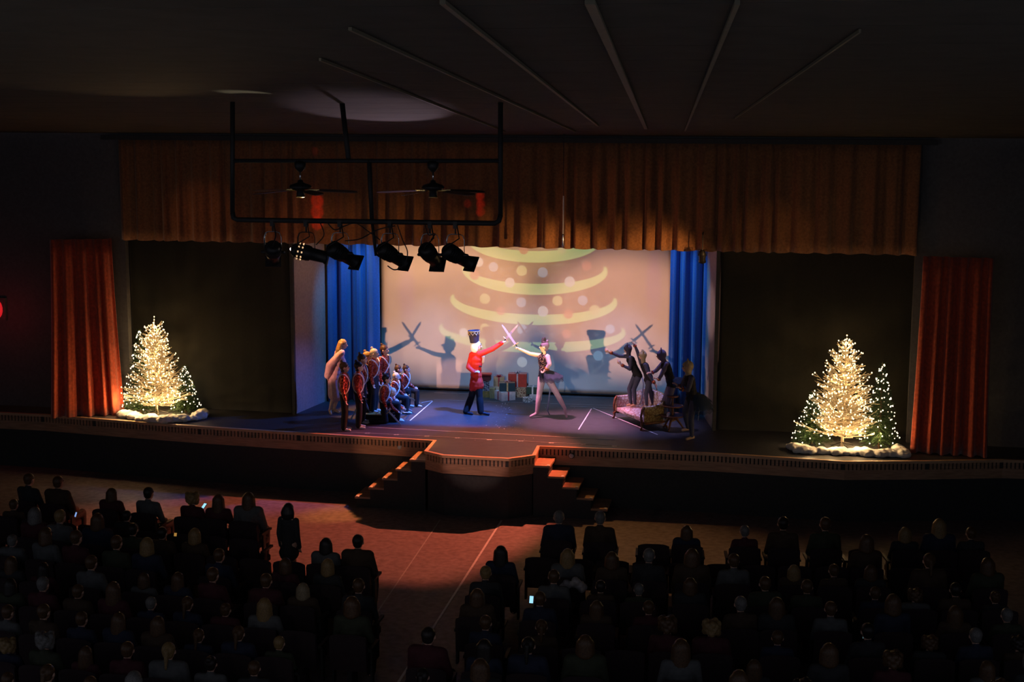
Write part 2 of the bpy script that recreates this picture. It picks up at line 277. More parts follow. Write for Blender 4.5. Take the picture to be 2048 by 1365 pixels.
def obj(name,me,m,parent=None,loc=None,rot=None):
    o=bpy.data.objects.new(name,me); COL.objects.link(o)
    if m is not None:
        mm=MATS[m]
        if not me.materials: me.materials.append(mm)
        elif me.materials[0]!=mm: o.material_slots[0].link='OBJECT'; o.material_slots[0].material=mm
    if parent: o.parent=parent
    if loc is not None: o.location=loc
    if rot is not None: o.rotation_euler=rot
    return o
def tag(o,label,cat,group=None,kind=None):
    o['label']=label; o['category']=cat
    if group: o['group']=group
    if kind: o['kind']=kind
    return o
def thing(name,label,cat,loc=(0,0,0),rz=0.0,group=None):
    o=bpy.data.objects.new(name,None); COL.objects.link(o); o.location=loc; o.rotation_euler=(0,0,rz); o.empty_display_size=.1
    return tag(o,label,cat,group)
def struct(o): o['kind']='structure'; return o
def voxmesh(mb,name,voxel,smooth=3):
    me=mb.mesh(name+'_raw'); o=bpy.data.objects.new('tmp',me); COL.objects.link(o)
    r=o.modifiers.new('r','REMESH'); r.mode='VOXEL'; r.voxel_size=voxel; r.use_smooth_shade=True
    s=o.modifiers.new('s','SMOOTH'); s.factor=.5; s.iterations=smooth
    dg=bpy.context.evaluated_depsgraph_get(); out=bpy.data.meshes.new_from_object(o.evaluated_get(dg)); out.name=name
    bpy.data.objects.remove(o); bpy.data.meshes.remove(me); out.materials.clear(); return out
def cloth(path,z0,z1,amp,per,name,m,parent=None,seed=0,flare=0.0,step=.025,nz=10,bottom=0.0,jit=.35):
    """pleated hanging cloth along a plan polyline"""
    rr=random.Random(seed); pts=[V((x,y,0)) for x,y in path]; seg=[(pts[i+1]-pts[i]).length for i in range(len(pts)-1)]; T=sum(seg)
    n=max(8,int(T/step)); ph=0; vs=[];fs=[]; phs=[0.0]; p=per
    for i in range(n):
        if i%6==0: p=per*(1+rr.uniform(-jit,jit))
        phs.append(phs[-1]+2*math.pi*(T/n)/p)
    for i in range(n+1):
        d=T*i/n; k=0
        while k<len(seg)-1 and d>seg[k]: d-=seg[k]; k+=1
        t=(pts[k+1]-pts[k]).normalized(); c=pts[k]+t*min(d,seg[k]); nn=V((t.y,-t.x,0))
        w=math.sin(phs[i])+.35*math.sin(2.3*phs[i]+seed)
        for j in range(nz+1):
            q=j/nz; a=amp*(.75+.5*(1-q)); z=z0+(z1-z0)*q+(bottom*math.cos(phs[i]) if j==0 else 0)
            off=nn*(a*w)+t*((i/n-.5)*flare*(1-q)**1.5*T)
            vs.append(c+off+V((0,0,z)))
    for i in range(n):
        for j in range(nz):
            a=i*(nz+1)+j; fs.append((a,a+nz+1,a+nz+2,a+1))
    mb=MB(); mb.add(vs,fs); o=mb.build(name,m,parent,True); sm=o.modifiers.new('thick','SOLIDIFY'); sm.thickness=.012; sm.offset=0; return o
# ------------------------------------------------------------------ the hall
ZF=-1.2
fl=MB(); fl.box((0,-12,ZF-.05),(27.2,24,.1)); struct(fl.build('floor','floor_hall'))
def trim_line(i,a,b,w,m='tape_pale',z=ZF):
    a=onz(*a,z); b=onz(*b,z); d=(b-a); n=V((-d.y,d.x,0)).normalized()*w/2; mb=MB()
    mb.prism([(a+n)[:2],(a-n)[:2],(b-n)[:2],(b+n)[:2]],z+.001,z+.006); return struct(mb.build('trim_%d'%i,m))
trim_line(1,(1003,1042),(780,1392),.035,'tape_white'); trim_line(2,(880,1041),(700,1306),.02)
def zc(y): return 6.08+.045*(.5-y)
# ceiling: broad planks across the hall, thin joints
ce=MB(); ce.add([(-13.6,.5,zc(.5)+.06),(13.6,.5,zc(.5)+.06),(13.6,-24,zc(-24)+.06),(-13.6,-24,zc(-24)+.06),(-13.6,.5,zc(.5)+.16),(13.6,.5,zc(.5)+.16),(13.6,-24,zc(-24)+.16),(-13.6,-24,zc(-24)+.16)],[(0,1,2,3),(7,6,5,4),(0,4,5,1),(1,5,6,2),(2,6,7,3),(3,7,4,0)])
ceil=struct(ce.build('ceiling','black_wall'))
pl=MB(); ang=math.atan(-.045); pl.box((0,0,0),(27.2,1.188,.05)); plm=pl.mesh('plank')
for i in range(20):
    y=-.1-i*1.2; o=obj('plank',plm,'ceiling',ceil,(0,y,zc(y)+.03),(-math.atan(.045),0,0))
def ceilpt(px,py):
    d=ray(px,py); t=(6.08+.045*(.5-CAM.y)-CAM.z)/(d.z+.045*d.y); return CAM+d*t
for i,(a,b) in enumerate((((1180,0),(1292,256)),((885,0),(1196,250)),((1475,0),(1370,260)),((700,54),(1150,262)),((1720,58),(1470,235)),((640,116),(1010,262)))):
    p,q=ceilpt(*a),ceilpt(*b); mb=MB(); d=(q-p).normalized(); M=Matrix((V((d.y,-d.x,0)).normalized(),d,V((0,0,1)))).transposed()
    mb.box((p+q)/2-V((0,0,.012)),((.06,.035,.03,.025,.015,.02)[i],(q-p).length,.024),M=M); struct(mb.build('trim_%d'%(i+3),'ceiling_trim'))
# side walls, proscenium wall
for sx,n in((-1,'left'),(1,'right')):
    mb=MB(); mb.box((sx*13.65,-6.5,2.9),(.1,15,8.2)); struct(mb.build('wall_'+n,'dark_wall'))
PX0,PX1=-8.72,7.92
mb=MB(); mb.box(((-13.6+PX0)/2,.66,3.22),(PX0+13.6,.16,6.44)); mb.box(((13.6+PX1)/2,.66,3.22),(13.6-PX1,.16,6.44)); mb.box(((PX0+PX1)/2,.66,5.2),(PX1-PX0,.16,2.48)); struct(mb.build('wall_back','dark_wall'))
mb=MB(); mb.box((-.4,.42,6.0),(17.2,.5,.10)); struct(mb.build('trim_20','black_wall'))
# stage house shell
mb=MB(); mb.box((-.4,4.76,3.3),(19,.1,7)); struct(mb.build('wall_stage','black_wall'))
mb=MB(); mb.box((-.4,2.8,6.75),(19,4,.1)); struct(mb.build('ceiling_stage','black_wall'))
for x,n in((-9.6,'wall_wing_left'),(8.8,'wall_wing_right')):
    mb=MB(); mb.box((x,2.75,3.35),(.1,3.9,6.7)); struct(mb.build(n,'black_wall'))
# ------------------------------------------------------------------ the stage
EDGE=[(-13.5,-.15),(-10.4,-.2),(-9.1,-.39),(-6.57,-.72),(-4.33,-.9),(-1.45,-1.08)]; APR=[(-1.45,-1.08),(-1.41,-2.02),(-1.0,-2.29),(.3,-2.33),(.74,-1.95),(.70,-1.17)]; EDGR=[(.70,-1.17),(4.06,-1.12),(6.61,-1.33),(8.2,-.98),(9.6,-.6),(13.5,-.4)]
ALL=EDGE+APR[1:-1]+EDGR
st=thing('stage','raised black stage with pine fascia and a faceted centre apron','stage')
mb=MB(); mb.prism([(x,y) for x,y in ALL]+[(13.5,4.7),(-13.5,4.7)],-.05,0.0); mb.build('deck','marley',st)
def inset(poly,d):
    out=[]
    for i,(x,y) in enumerate(poly):
        n=V((0,0))
        for a,b in((i-1,i),(i,i+1)):
            if a<0 or b>=len(poly): continue
            t=(V(poly[b])-V(poly[a])).normalized(); n+=V((t.y,-t.x))
        n.normalize(); out.append((x+n.x*d,y+n.y*d))
    return out
def strip(poly,d0,d1,z0,z1):
    a=inset(poly,d0); b=inset(poly,d1); mb=MB(); n=len(poly); vs=[]
    for (x,y),(X,Y) in zip(a,b): vs+=[(x,y,z0),(X,Y,z0),(X,Y,z1),(x,y,z1)]
    fs=[]
    for i in range(n-1):
        for k in range(4): fs.append((i*4+k,i*4+(k+1)%4,i*4+4+(k+1)%4,i*4+4+k))
    fs+=[(3,2,1,0),((n-1)*4,(n-1)*4+1,(n-1)*4+2,(n-1)*4+3)]
    return mb.add(vs,fs)
strip(ALL,-.06,.025,-.045,.006).build('nosing','pine_edge',st)
strip(ALL,-.06,-.03,-.17,-.045).build('slat_backing','black_wall',st)
strip(ALL,-.06,.0,-.36,-.17).build('fascia_board','pine',st)
strip(ALL,-.10,-.05,ZF,-.34).build('front_wall','front_black',st)
mb=MB()
for i in range(len(ALL)-1):
    a,b=V((*ALL[i],0)),V((*ALL[i+1],0)); L=(b-a).length; t=(b-a)/L; n=V((t.y,-t.x,0))
    for k in range(int(L/.078)):
        c=a+t*((k+.5)*.078)-n*.016; mb.box(c+V((0,0,-.108)),(.05,.03,.122),math.atan2(t.y,t.x))
s_=mb.build('fascia_slats','pine',st); s_['kind']='stuff'
for px,py,w in((800,895,'left of the apron'),(1143,912,'right of the apron')):
    y=-.935-.02 if px<900 else -1.17-.0
    p=ony(px,py,y-.04); mb=MB(); M=Matrix.Translation(p)@Matrix.Rotation(math.radians(90),4,'X'); mb.lathe([(.0,.0),(.05,0),(.05,.03),(.036,.045),(0,.045)],14,M)
    q=thing('wall_lamp','small round grey step lamp on the stage fascia '+w,'lamp',p); mb.build('lens','grey_disc',q,True,world=True)
    mb=MB(); mb.lathe([(.0,-.02),(.06,-.02),(.06,.008),(0,.008)],14,M); mb.build('rim','chrome',q,True,world=True)
# stairs either side of the apron
def stairs(sx,x0,lab):
    s=thing('stage_stairs',lab,'stairs',(x0,-1.55,ZF))
    for i in range(5):
        z=-.2*(i+1); x=x0+sx*(.16+.28*i)
        mb=MB(); mb.box((x,-1.56,z-.02),(.33,.80,.04)); mb.build('tread','pine',s,world=True)
        mb=MB(); mb.box((x+sx*.11,-1.56,(z-.04+ZF)/2),(.04,.78,z-.04-ZF)); mb.build('riser','front_black',s,world=True)
        mb=MB(); mb.box((x+sx*.12,-1.90,z+.004),(.05,.07,.008)); mb.build('tread_marker','tape_white',s,world=True)
    for yy in(-1.97,-1.17):
        mb=MB(); vs=[(x0,ZF)]; 
        poly=[(x0,ZF)]+[(x0,-.24)]
        for i in range(5): poly+=[(x0+sx*(.28*(i+1)),-.24-.2*i),(x0+sx*(.28*(i+1)),-.44-.2*i)] if i<4 else [(x0+sx*1.4,-1.04),(x0+sx*1.4,ZF)]
        n=len(poly); mb.add([(x,yy-.015,z) for x,z in poly]+[(x,yy+.015,z) for x,z in poly],[tuple(range(n)),tuple(range(2*n-1,n-1,-1))]+[(i,(i+1)%n,n+(i+1)%n,n+i) for i in range(n)])
        mb.build('stringer','front_black',s,world=True)
stairs(1,.72,'wooden steps going down to the right of the apron'); stairs(-1,-1.42,'wooden steps going down to the left of the apron')
NAMES=['first','second','third','fourth','fifth','sixth','seventh','eighth','ninth','tenth','eleventh','twelfth','thirteenth','fourteenth','fifteenth','sixteenth','seventeenth','eighteenth','nineteenth','twentieth']
# floor tape
def tape(a,b,w,label,m='tape_white',group=None):
    a=onz(*a); b=onz(*b); d=b-a; n=V((-d.y,d.x,0)).normalized()*w/2; c=(a+b)/2; mb=MB()
    mb.prism([((p-c).x,(p-c).y) for p in(a+n,a-n,b-n,b+n)],.0008,.004); return tag(mb.build('floor_tape',m,loc=c),label,'tape',group)
tape((737,855),(1229,880),.022,'long white floor tape line crossing the stage, upstage one of the pair','tape_white')
tape((700,865),(1240,893),.02,'long floor tape line just behind the stage edge with dash marks on it','tape_pale')
tape((865,803),(820,842),.022,'pale diagonal floor tape beside the kneeling children')
tape((843,806),(864,802),.02,'short pale floor tape by the rearmost kneeling child')
tape((1183,818),(1157,860),.022,'short diagonal floor tape left of the sofa, nearer the apron')
tape((1186,817),(1315,870),.022,'long diagonal floor tape running under the sofa')
tape((868,800),(1230,812),.012,'faint floor seam line just below the present boxes','tape_pale'); tape((868,786),(1230,797),.012,'faint floor seam line at the foot of the screen','tape_pale'); tape((1230,817),(1140,813),.012,'faint floor seam line left of the sofa','tape_pale')
tape((1140,876),(1230,881),.012,'faint floor tape right end of the long front line','tape_pale')
for i,(x,y) in enumerate(((735,867),(793,870),(854,873),(915,876.5),(979,880),(1042,883),(1103,886.5),(1167,889.5),(1229,893))):
    for k in(-1,1): tape((x+k*2.4-1.2,y+.6),(x+k*2.4+1.2,y-.6),.05,('left' if k<0 else 'right')+' dash of the %s pair of spike marks along the stage edge, counted from left'%NAMES[i],'tape_white','spike marks along the stage edge')
mb=MB()
for i in range(46):
    px=R.gauss(1006,17); py=R.uniform(806,862); p=onz(px,py); s=R.uniform(.008,.02); mb.box((p.x,p.y,.004),(s,s*R.uniform(.6,1.6),.004),R.uniform(0,3))
for i in range(20):
    p=onz(R.uniform(880,1200),R.uniform(805,885)); s=R.uniform(.006,.012); mb.box((p.x,p.y,.004),(s,s,.004),R.uniform(0,3))
cf=mb.build('confetti','confetti'); tag(cf,'white confetti scattered on the stage floor before the two duellists','confetti',kind='stuff')
# ------------------------------------------------------------------ soft goods
cloth([(PX0,.44),(PX1,.44)],3.8,6.0,.06,.42,'v','valance',seed=3,bottom=.012,jit=.6)
o=bpy.data.objects['v']; o.name='valance_curtain'; tag(o,'long brown pleated valance hanging across the top of the stage','curtain')
o=cloth([(-9.95,-.42),(-8.80,.08)],.005,3.85,.085,.24,'main_curtain','red_velvet',seed=5,flare=.22); tag(o,'red velvet main curtain gathered at the left end of the stage','curtain')
o=cloth([(7.98,-.30),(9.25,-.42)],.005,3.85,.085,.26,'main_curtain','red_velvet',seed=8,flare=.12); tag(o,'red velvet main curtain gathered at the right end of the stage','curtain')
o=cloth([(-8.9,1.15),(-5.1,1.0)],.005,5.6,.004,.5,'black_drape','dark_drape',seed=2,step=.06); tag(o,'dark flat drape behind the left group of lit trees','drape')
o=cloth([(4.12,1.1),(8.2,1.2)],.005,5.6,.004,.5,'black_drape','dark_drape',seed=4,step=.06); tag(o,'dark flat drape behind the right group of lit trees','drape')
o=cloth([(-4.82,2.62),(-3.62,2.72)],.005,6.2,.11,.30,'leg_curtain','blue_velvet',seed=11,step=.02); tag(o,'blue velvet leg curtain left of the projection screen','curtain')
o=cloth([(2.98,2.75),(3.80,2.62)],.005,6.2,.10,.28,'leg_curtain','blue_velvet',seed=15,step=.02); tag(o,'blue velvet leg curtain right of the projection screen','curtain')
def flat(a,b,lab):
    t=thing('stage_flat',lab,'stage flat',((a[0]+b[0])/2,(a[1]+b[1])/2,0)); d=V((b[0]-a[0],b[1]-a[1])); rz=math.atan2(d.y,d.x)
    mb=MB(); mb.box((0,0,2.9),(d.length,.04,5.8),rz); mb.build('panel','white_flat',t)
    mb=MB(); e=V((a[0],a[1]))-V(t.location[:2]); mb.box((e.x,e.y,2.9),(.07,.07,5.8),rz); mb.build('edge_post','black_wall',t)
flat((-5.06,.92),(-4.84,2.5),'tall pale flat left of the blue curtain'); flat((4.06,1.0),(3.80,2.5),'narrow pale flat right of the blue curtain')
# screen, slightly rippled cloth
mb=MB(); nx,nz=60,40; x0,x1=-4.0,2.95
vs=[(x0+(x1-x0)*i/nx,YS+.012*noise.noise(V((i*.13,j*.09,0)))+.006*noise.noise(V((i*.5,j*.4,3))),.06+4.6*j/nz) for i in range(nx+1) for j in range(nz+1)]
mb.add(vs,[(i*(nz+1)+j,(i+1)*(nz+1)+j,(i+1)*(nz+1)+j+1,i*(nz+1)+j+1) for i in range(nx) for j in range(nz)])
sc_=thing('projection_screen','large pale cloth screen showing a projected decorated tree','screen',(-.5,YS,0)); o=mb.build('cloth','screen',sc_,True,world=True); o.modifiers.new('t','SOLIDIFY').thickness=.01
mb=MB(); mb.tube([(-4.0,YS+.01,.05),(2.95,YS+.01,.05)],.025); mb.build('bottom_pipe','pipe',sc_,world=True)
mb=MB(); mb.tube([(-4.0,YS+.01,4.68),(2.95,YS+.01,4.68)],.025); mb.build('top_pipe','pipe',sc_,world=True)
# ------------------------------------------------------------------ hung pipe frame, fixtures, fans
YP=-10.5
fr=thing('lighting_pipe_frame','black pipe frame hung from the ceiling with stage lights on it','pipe frame',(-.15,YP,zc(YP)))
P=lambda px,py,y=YP: ony(px,py,y)
for nm,pts,r in(('hanger',[P(465,200),P(465,425)],.031),('hanger',[P(1001,200),P(1001,430)],.031),('upper_pipe',[P(465,322),P(1001,322)],.027),('lower_pipe',[P(465,425),P(467,436),P(475,440),P(990,447),P(998,442),P(1001,430)],.034),
    ('hanger',[P(684,196,-10.2),P(697,318,YP)],.034),('brace',[P(738,320,YP),P(744,442,YP+.05)],.03),('drop_pipe',[P(744,442,YP+.05),P(752,512,YP+.05)],.02)):
    if nm=='hanger': pts[0].z=zc(pts[0].y)+.02
    mb=MB(); mb.tube(pts,r,10); mb.build(nm,'pipe',fr,True,world=True)
def fixture(px,lab,yaw,tilt,kind,lit=False,yoke_only=False):
    top=P(px,440+(px-470)*.013); t=thing('stage_light',lab,'stage light',top,group='stage lights on the hung pipe')
    mb=MB(); mb.box((0,0,-.03),(.05,.07,.09)); mb.cap((0,0,-.05),(0,0,-.14),.012,.012); mb.build('clamp','black_metal',t)
    w=.115; mb=MB(); mb.tube([(-w,0,-.42),(-w,0,-.22),(-w*.82,0,-.165),(-w*.5,0,-.15),(w*.5,0,-.15),(w*.82,0,-.165),(w,0,-.22),(w,0,-.42)],.011,6,flat=.5); mb.build('yoke','chrome' if kind!='d' else 'black_metal',t,True)
    C=Matrix.Translation((0,0,-.42))@Matrix.Rotation(yaw,4,'Z')@Matrix.Rotation(tilt,4,'X')@Matrix.Rotation(math.radians(-90),4,'X')   # +z of the lathe = aim (+y)
    mb=MB(); mb.lathe([(0,-.20),(.06,-.20),(.085,-.17),(.10,-.10),(.105,.02),(.10,.03),(.10,.05),(.085,.06),(.08,.24),(.09,.25),(.09,.28),(0,.28)],18,C); b=mb.build('housing','black_metal',t,True)
    mb=MB()
    for k in range(4): mb.lathe([(.09,-.15+k*.035),(.112,-.15+k*.035),(.112,-.142+k*.035),(.09,-.142+k*.035)],18,C)
    mb.build('cooling_fins','black_metal',b)
    mb=MB(); mb.add([C@V(p) for p in((-.105,-.105,.285),(.105,-.105,.285),(.105,.105,.285),(-.105,.105,.285),(-.105,-.105,.30),(.105,-.105,.30),(.105,.105,.30),(-.105,.105,.30))],[(0,3,2,1),(4,5,6,7),(0,1,5,4),(1,2,6,5),(2,3,7,6),(3,0,4,7)]); mb.build('gel_frame','black_metal',t)
    mb=MB()
    for s in(-1,1): mb.cap((s*.10,0,-.42),(s*.15,0,-.42),.022,.022)
    mb.build('tilt_knobs','black_metal',t,True)
    if lit:
        mb=MB(); mb.ell(C@V((0,0,-.202)),(.022,.022,.022)); mb.build('lamp_glow','lens_lit',b,True)
        mb=MB()
        for k in range(2):
            for q in range(10):
                a=q*.628; c_=C@V((.1065*math.cos(a),.1065*math.sin(a),-.11+k*.05)); mb.box(c_,(.014,.014,.022))
        mb.build('lit_vents','vent_lit',b)
    mb=MB(); q=C@V((0,.02,-.2)); mb.tube([q,q+V((.02,-.06,.04)),(.06,-.05,-.2),(.03,-.03,-.06),(.0,-.02,.0)],.009,6); mb.build('power_cable','black_metal',t,True)
d=math.radians
fixture(545,'leftmost stage light on the hung pipe, nearly lost in the dark',d(20),d(-25),'c')
fixture(612,'lit stage light with glowing vents, second from left on the hung pipe',d(-75),d(-14),'d',True)
fixture(680,'dark stage light in front of the blue curtain, third from left on the pipe',d(-35),d(-28),'c')
fixture(780,'stage light with a looping cable, fourth from left on the pipe',d(-35),d(-28),'c')
fixture(860,'round-bodied stage light, second from the right on the hung pipe',d(-10),d(-30),'c')
fixture(911,'stage light with a square gel frame, rightmost on the hung pipe',d(-38),d(-26),'c')
for i,(pts,lab) in enumerate((([(640,445),(648,470),(632,490)],'short black cable hanging by the lit stage light'),([(655,446),(670,460),(690,452),(712,447),(735,462),(760,480)],'black cable looping below the left half of the pipe'),([(690,482),(720,478),(755,460),(790,452)],'black cable strung from the third light to the middle pipe'),([(795,450),(805,480),(815,505),(808,530),(790,540),(775,532)],'black cable making a wide loop beside the fourth light'),([(850,448),(857,470),(870,468),(862,480)],'black cable coiled above the round-bodied light'))):
    mb=MB(); q=[P(x,y,YP-.06) for x,y in pts]; pp=[]
    for k in range(len(q)-1):
        a=q[max(k-1,0)];b=q[k];c=q[k+1];e=q[min(k+2,len(q)-1)]
        for s in range(6):
            u=s/6; pp.append(.5*((2*b)+(c-a)*u+(2*a-5*b+4*c-e)*u*u+(3*b-a-3*c+e)*u**3))
    pp.append(q[-1]); c0=q[0].copy(); mb.tube([p-c0 for p in pp],.008,6); tag(mb.build('light_cable','black_metal',smooth=True,loc=c0),lab,'cable','cables on the hung pipe')
def fan(px,lab,a0):
    top=P(px,322); t=thing('ceiling_fan',lab,'ceiling fan',top,a0)
    mb=MB(); mb.lathe([(0,0),(.05,-.0),(.075,-.03),(.07,-.09),(.03,-.14),(0,-.14)],16); mb.build('canopy','black_metal',t,True)
    mb=MB(); mb.tube([(0,0,-.13),(0,0,-.26)],.012); mb.build('downrod','chrome',t,True)
    mb=MB(); mb.lathe([(0,-.24),(.03,-.25),(.04,-.28),(.13,-.31),(.15,-.34),(.12,-.37),(.05,-.39),(.055,-.44),(.04,-.47),(0,-.47)],20); m_=mb.build('motor','black_metal',t,True)
    mb=MB(); mb.lathe([(.056,-.455),(.066,-.462),(.05,-.475),(.04,-.47)],20); mb.build('trim_ring','brass',m_,True)
    for k in range(5):
        a=k*2*math.pi/5; M=Matrix.Rotation(a,3,'Z'); mb=MB()
        T=Matrix.Rotation(math.radians(11),3,'X')
        pr=[(.22,.045),(.3,.062),(.6,.07),(.70,.058),(.74,.03)]; vs=[]
        for x,w in pr:
            for s,zz in((1,.004),(-1,.004),(-1,-.004),(1,-.004)): vs.append(M@(V((x,0,-.38-.05*(x-.2)))+T@V((0,s*w,zz))))
        n=len(pr); fs=[(0,1,2,3),((n-1)*4+3,(n-1)*4+2,(n-1)*4+1,(n-1)*4)]+[(i*4+k2,i*4+4+k2,i*4+4+(k2+1)%4,i*4+(k2+1)%4) for i in range(n-1) for k2 in range(4)]
        mb.add(vs,fs); bl=mb.build('blade','dark_wood',t)
        mb=MB(); mb.box(M@V((.17,0,-.378)),(.14,.03,.012),a); mb.build('blade_iron','brass',bl)
fan(600,'dark ceiling fan on the left half of the pipe frame',.35); fan(866,'dark ceiling fan on the right half of the pipe frame',.66)
# hanging microphone and small wing lamp
p0=ony(1127,300,-.7); p1=ony(1127,392,-.7); p2=ony(1126,470,-.7); p3=ony(1126,492,-.7)
t=thing('hanging_microphone','thin microphone rod hanging before the middle of the valance','microphone',p3)
mb=MB(); mb.tube([V((p0.x,p0.y,zc(-.7))),p1],.006,6); mb.build('cable','black_metal',t,world=True)
mb=MB(); mb.tube([p1,p2],.014,8); mb.build('rod','tape_white',t,world=True)
mb=MB(); mb.cap(p2,p3,.02,.024); mb.build('capsule','chrome',t,True,world=True)
p=ony(1405,500,.1); t=thing('wing_spotlight','small black spotlight under the valance above the right pale flat','stage light',p)
mb=MB(); mb.tube([(0,0,-.02),(0,0,.30),(0,.05,.33),(0,.50,.33)],.012); mb.build('bracket','black_metal',t)
mb=MB(); mb.lathe([(0,.12),(.06,.10),(.075,.02),(.06,-.08),(.075,-.14),(0,-.14)],14,Matrix.Translation((0,0,-.12))@Matrix.Rotation(.5,4,'X')); mb.build('housing','black_metal',t,True)
mb=MB(); mb.tube([(-.08,0,-.12),(-.09,0,.0),(.09,0,.0),(.08,0,-.12)],.008,6); mb.build('yoke','black_metal',t)
t=thing('exit_lamp','small red glowing lamp on the far left wall edge','lamp',(-11.74,.52,2.2)); mb=MB(); mb.box((0,0,0),(.34,.08,.5)); mb.box((0,-.045,.0),(.28,.02,.44)); mb.build('housing','dark_wall',t); mb=MB(); mb.ell((0,-.06,0),(.12,.03,.2)); mb.build('lens','exit_red',t,True)
# ------------------------------------------------------------------ trees
def bulbs(pts,m,parent,r=.014):
    mb=MB()
    for p in pts:
        mb.ell(p,(r,r,r*1.25),n=6,m=4)
    o=mb.build('string_lights',m,parent,True); o['kind']='stuff'; return o
def white_tree(loc,H,RB,lab,seed):
    rr=random.Random(seed); t=thing('white_branch_tree',lab,'christmas tree',loc)
    mb=MB(); mb.tube([(0,0,0),(0,0,H*.5),(0,0,H*.93),(.01,0,H)],[.032,.022,.01,.006],8); mb.build('trunk','flocked',t,True)
    mb=MB()
    for k in range(4): a=k*math.pi/2+.4; mb.tube([(0,0,.09),(.14*math.cos(a),.14*math.sin(a),.05),(.24*math.cos(a),.24*math.sin(a),.012)],.012,6)
    mb.build('stand','black_metal',t)
    br=MB(); bl=[]; z=.1*H
    lev=0
    while z<.93*H:
        f=z/H; L0=RB*(1-f)**.9*(.9+.2*rr.random())+.05; nb=max(5,int(13*(1-f)+4)); ph=rr.random()*6
        for k in range(nb):
            a=ph+k*2*math.pi/nb+rr.uniform(-.25,.25); L=L0*(rr.uniform(.7,1.0) if rr.random()<.7 else rr.uniform(1.0,1.28)); d_=V((math.cos(a),math.sin(a),0)); up=rr.uniform(.12,.38)+.45*f
            pts=[V((0,0,z))+d_*(L*q)+V((0,0,up*L*q*q+rr.uniform(-.02,.02))) for q in(0,.35,.7,1.0)]
            br.tube(pts,[.014,.012,.010,.008],4); sd=V((-d_.y,d_.x,0))
            for q in(.3,.45,.6,.75,.88):
                base=pts[0].lerp(pts[3],q); base.z=z+up*L*q*q
                for s in(-1,1):
                    if rr.random()<.38: continue
                    l=L*.30*(1.1-q*.5)*rr.uniform(.6,1.2)+.03; e=base+(d_*.75+sd*s*.7).normalized()*l+V((0,0,l*rr.uniform(.0,.5)))
                    br.tube([base,base.lerp(e,.55)+V((0,0,-.006)),e],[.0095,.0085,.007],4)
                    if rr.random()<.24: bl.append(e+V((0,0,.01)))
            if rr.random()<.6: bl.append(pts[3])
            if rr.random()<.45: bl.append(pts[2]+V((0,0,.014)))
        z+=H*(.034+.012*rr.random())
    br.build('branches','flocked',t)
    bl+=[V((.01,0,H)),V((.012,-.012,H*.97)),V((0,0,H*.94))]
    bulbs(bl,'bulb',t,.0135)
    for k in range(11):
        f=.08+.82*(k/10.0)**1.25; a=k*2.4; q=RB*(1-f)*(.55 if k%2 else .28)+.05
        point('tree_helper_light',(math.cos(a)*q,math.sin(a)*q,f*H),7.2*(1-f)+2.2,(1.0,.60,.25),.012,t)  # unseen lamps carrying the glow of the string bulbs
    for k in range(4):
        a=-.55-k*.66; point('tree_helper_light',(math.cos(a)*RB*1.1,math.sin(a)*RB*1.1,.33),9.0,(1.0,.62,.28),.012,t)  # added lamps outside the branches to brighten the skirt, no bulbs here
    return t
def green_tree(loc,H,RB,lab,seed,nb=70):
    rr=random.Random(seed); t=thing('green_tree',lab,'christmas tree',loc)
    mb=MB(); mb.tube([(0,0,0),(0,0,H*.6),(0,0,H*.98)],[.03,.02,.006],6); mb.build('trunk','bark',t)
    nd=MB(); z=.08*H; tips=[]
    while z<.97*H:
        f=z/H; L0=RB*(1-f)+.04; k0=max(5,int(11*(1-f)+4)); ph=rr.random()*6
        for k in range(k0):
            a=ph+k*2*math.pi/k0+rr.uniform(-.2,.2); L=L0*rr.uniform(.8,1.1); d_=V((math.cos(a),math.sin(a),-.18+.5*f)); b0=V((0,0,z)); e=b0+d_*L
            nd.tube([b0,e],[.008,.004],3)
            n_=int(L/.014)
            for i in range(n_):
                p=b0.lerp(e,(i+1)/n_); w=rr.uniform(0,6.28); sd=V((-math.sin(a)*math.cos(w),math.cos(a)*math.cos(w),math.sin(w))); q=p+sd*.045+d_*.03
                s=d_.cross(sd).normalized()*.005; nd.add([p-s,p+s,q],[(0,1,2)])
            tips.append(e)
        z+=H*.034
    nd.build('needles','needle',t)
    bl=[]; turns=9
    for i in range(nb):
        q=(i+.5)/nb; f=.06+.9*q; a=q**.8*turns*6.283+rr.uniform(-.2,.2); rad=RB*(1-f)*.98+.02; bl.append(V((math.cos(a)*rad,math.sin(a)*rad,f*H+.04*math.sin(a*2.3))))
    bulbs(bl,'bulb_cool',t,.0125)
    for k in range(2):
        f=.2+.35*k; a=k*2.4+4.2; point('tree_helper_light',(math.cos(a)*RB*(1.05-f),math.sin(a)*RB*(1.05-f),f*H),.5,(1.0,.75,.45),.012,t)
    return t
def at_floor(px,py): return onz(px,py)
bL=at_floor(314,829); HL=ony(312,634,bL.y).z; white_tree(bL,HL,.70,'bright white bare-branched lit tree at the left of the stage, topped by one bulb',21)
bR=at_floor(1684,893); HR=ony(1685,671,bR.y).z; white_tree(bR,HR,.72,'bright white bare-branched lit tree at the right of the stage between two green trees',33)
def gt(px,py,ptop,rb,lab,seed,nb):
    b=at_floor(px,py); green_tree(b,ony(px,ptop,b.y).z,rb,lab,seed,nb)
gt(284,829,656,.44,'dark green lit tree behind the left white tree, beside the red curtain',3,130)
gt(372,824,731,.36,'short dark green lit tree to the right of the left white tree',4,95)
gt(1622,888,783,.42,'short dark green lit tree to the left of the right white tree',5,90)
gt(1758,897,722,.42,'taller dark green lit tree between the right white tree and the red curtain',6,120)
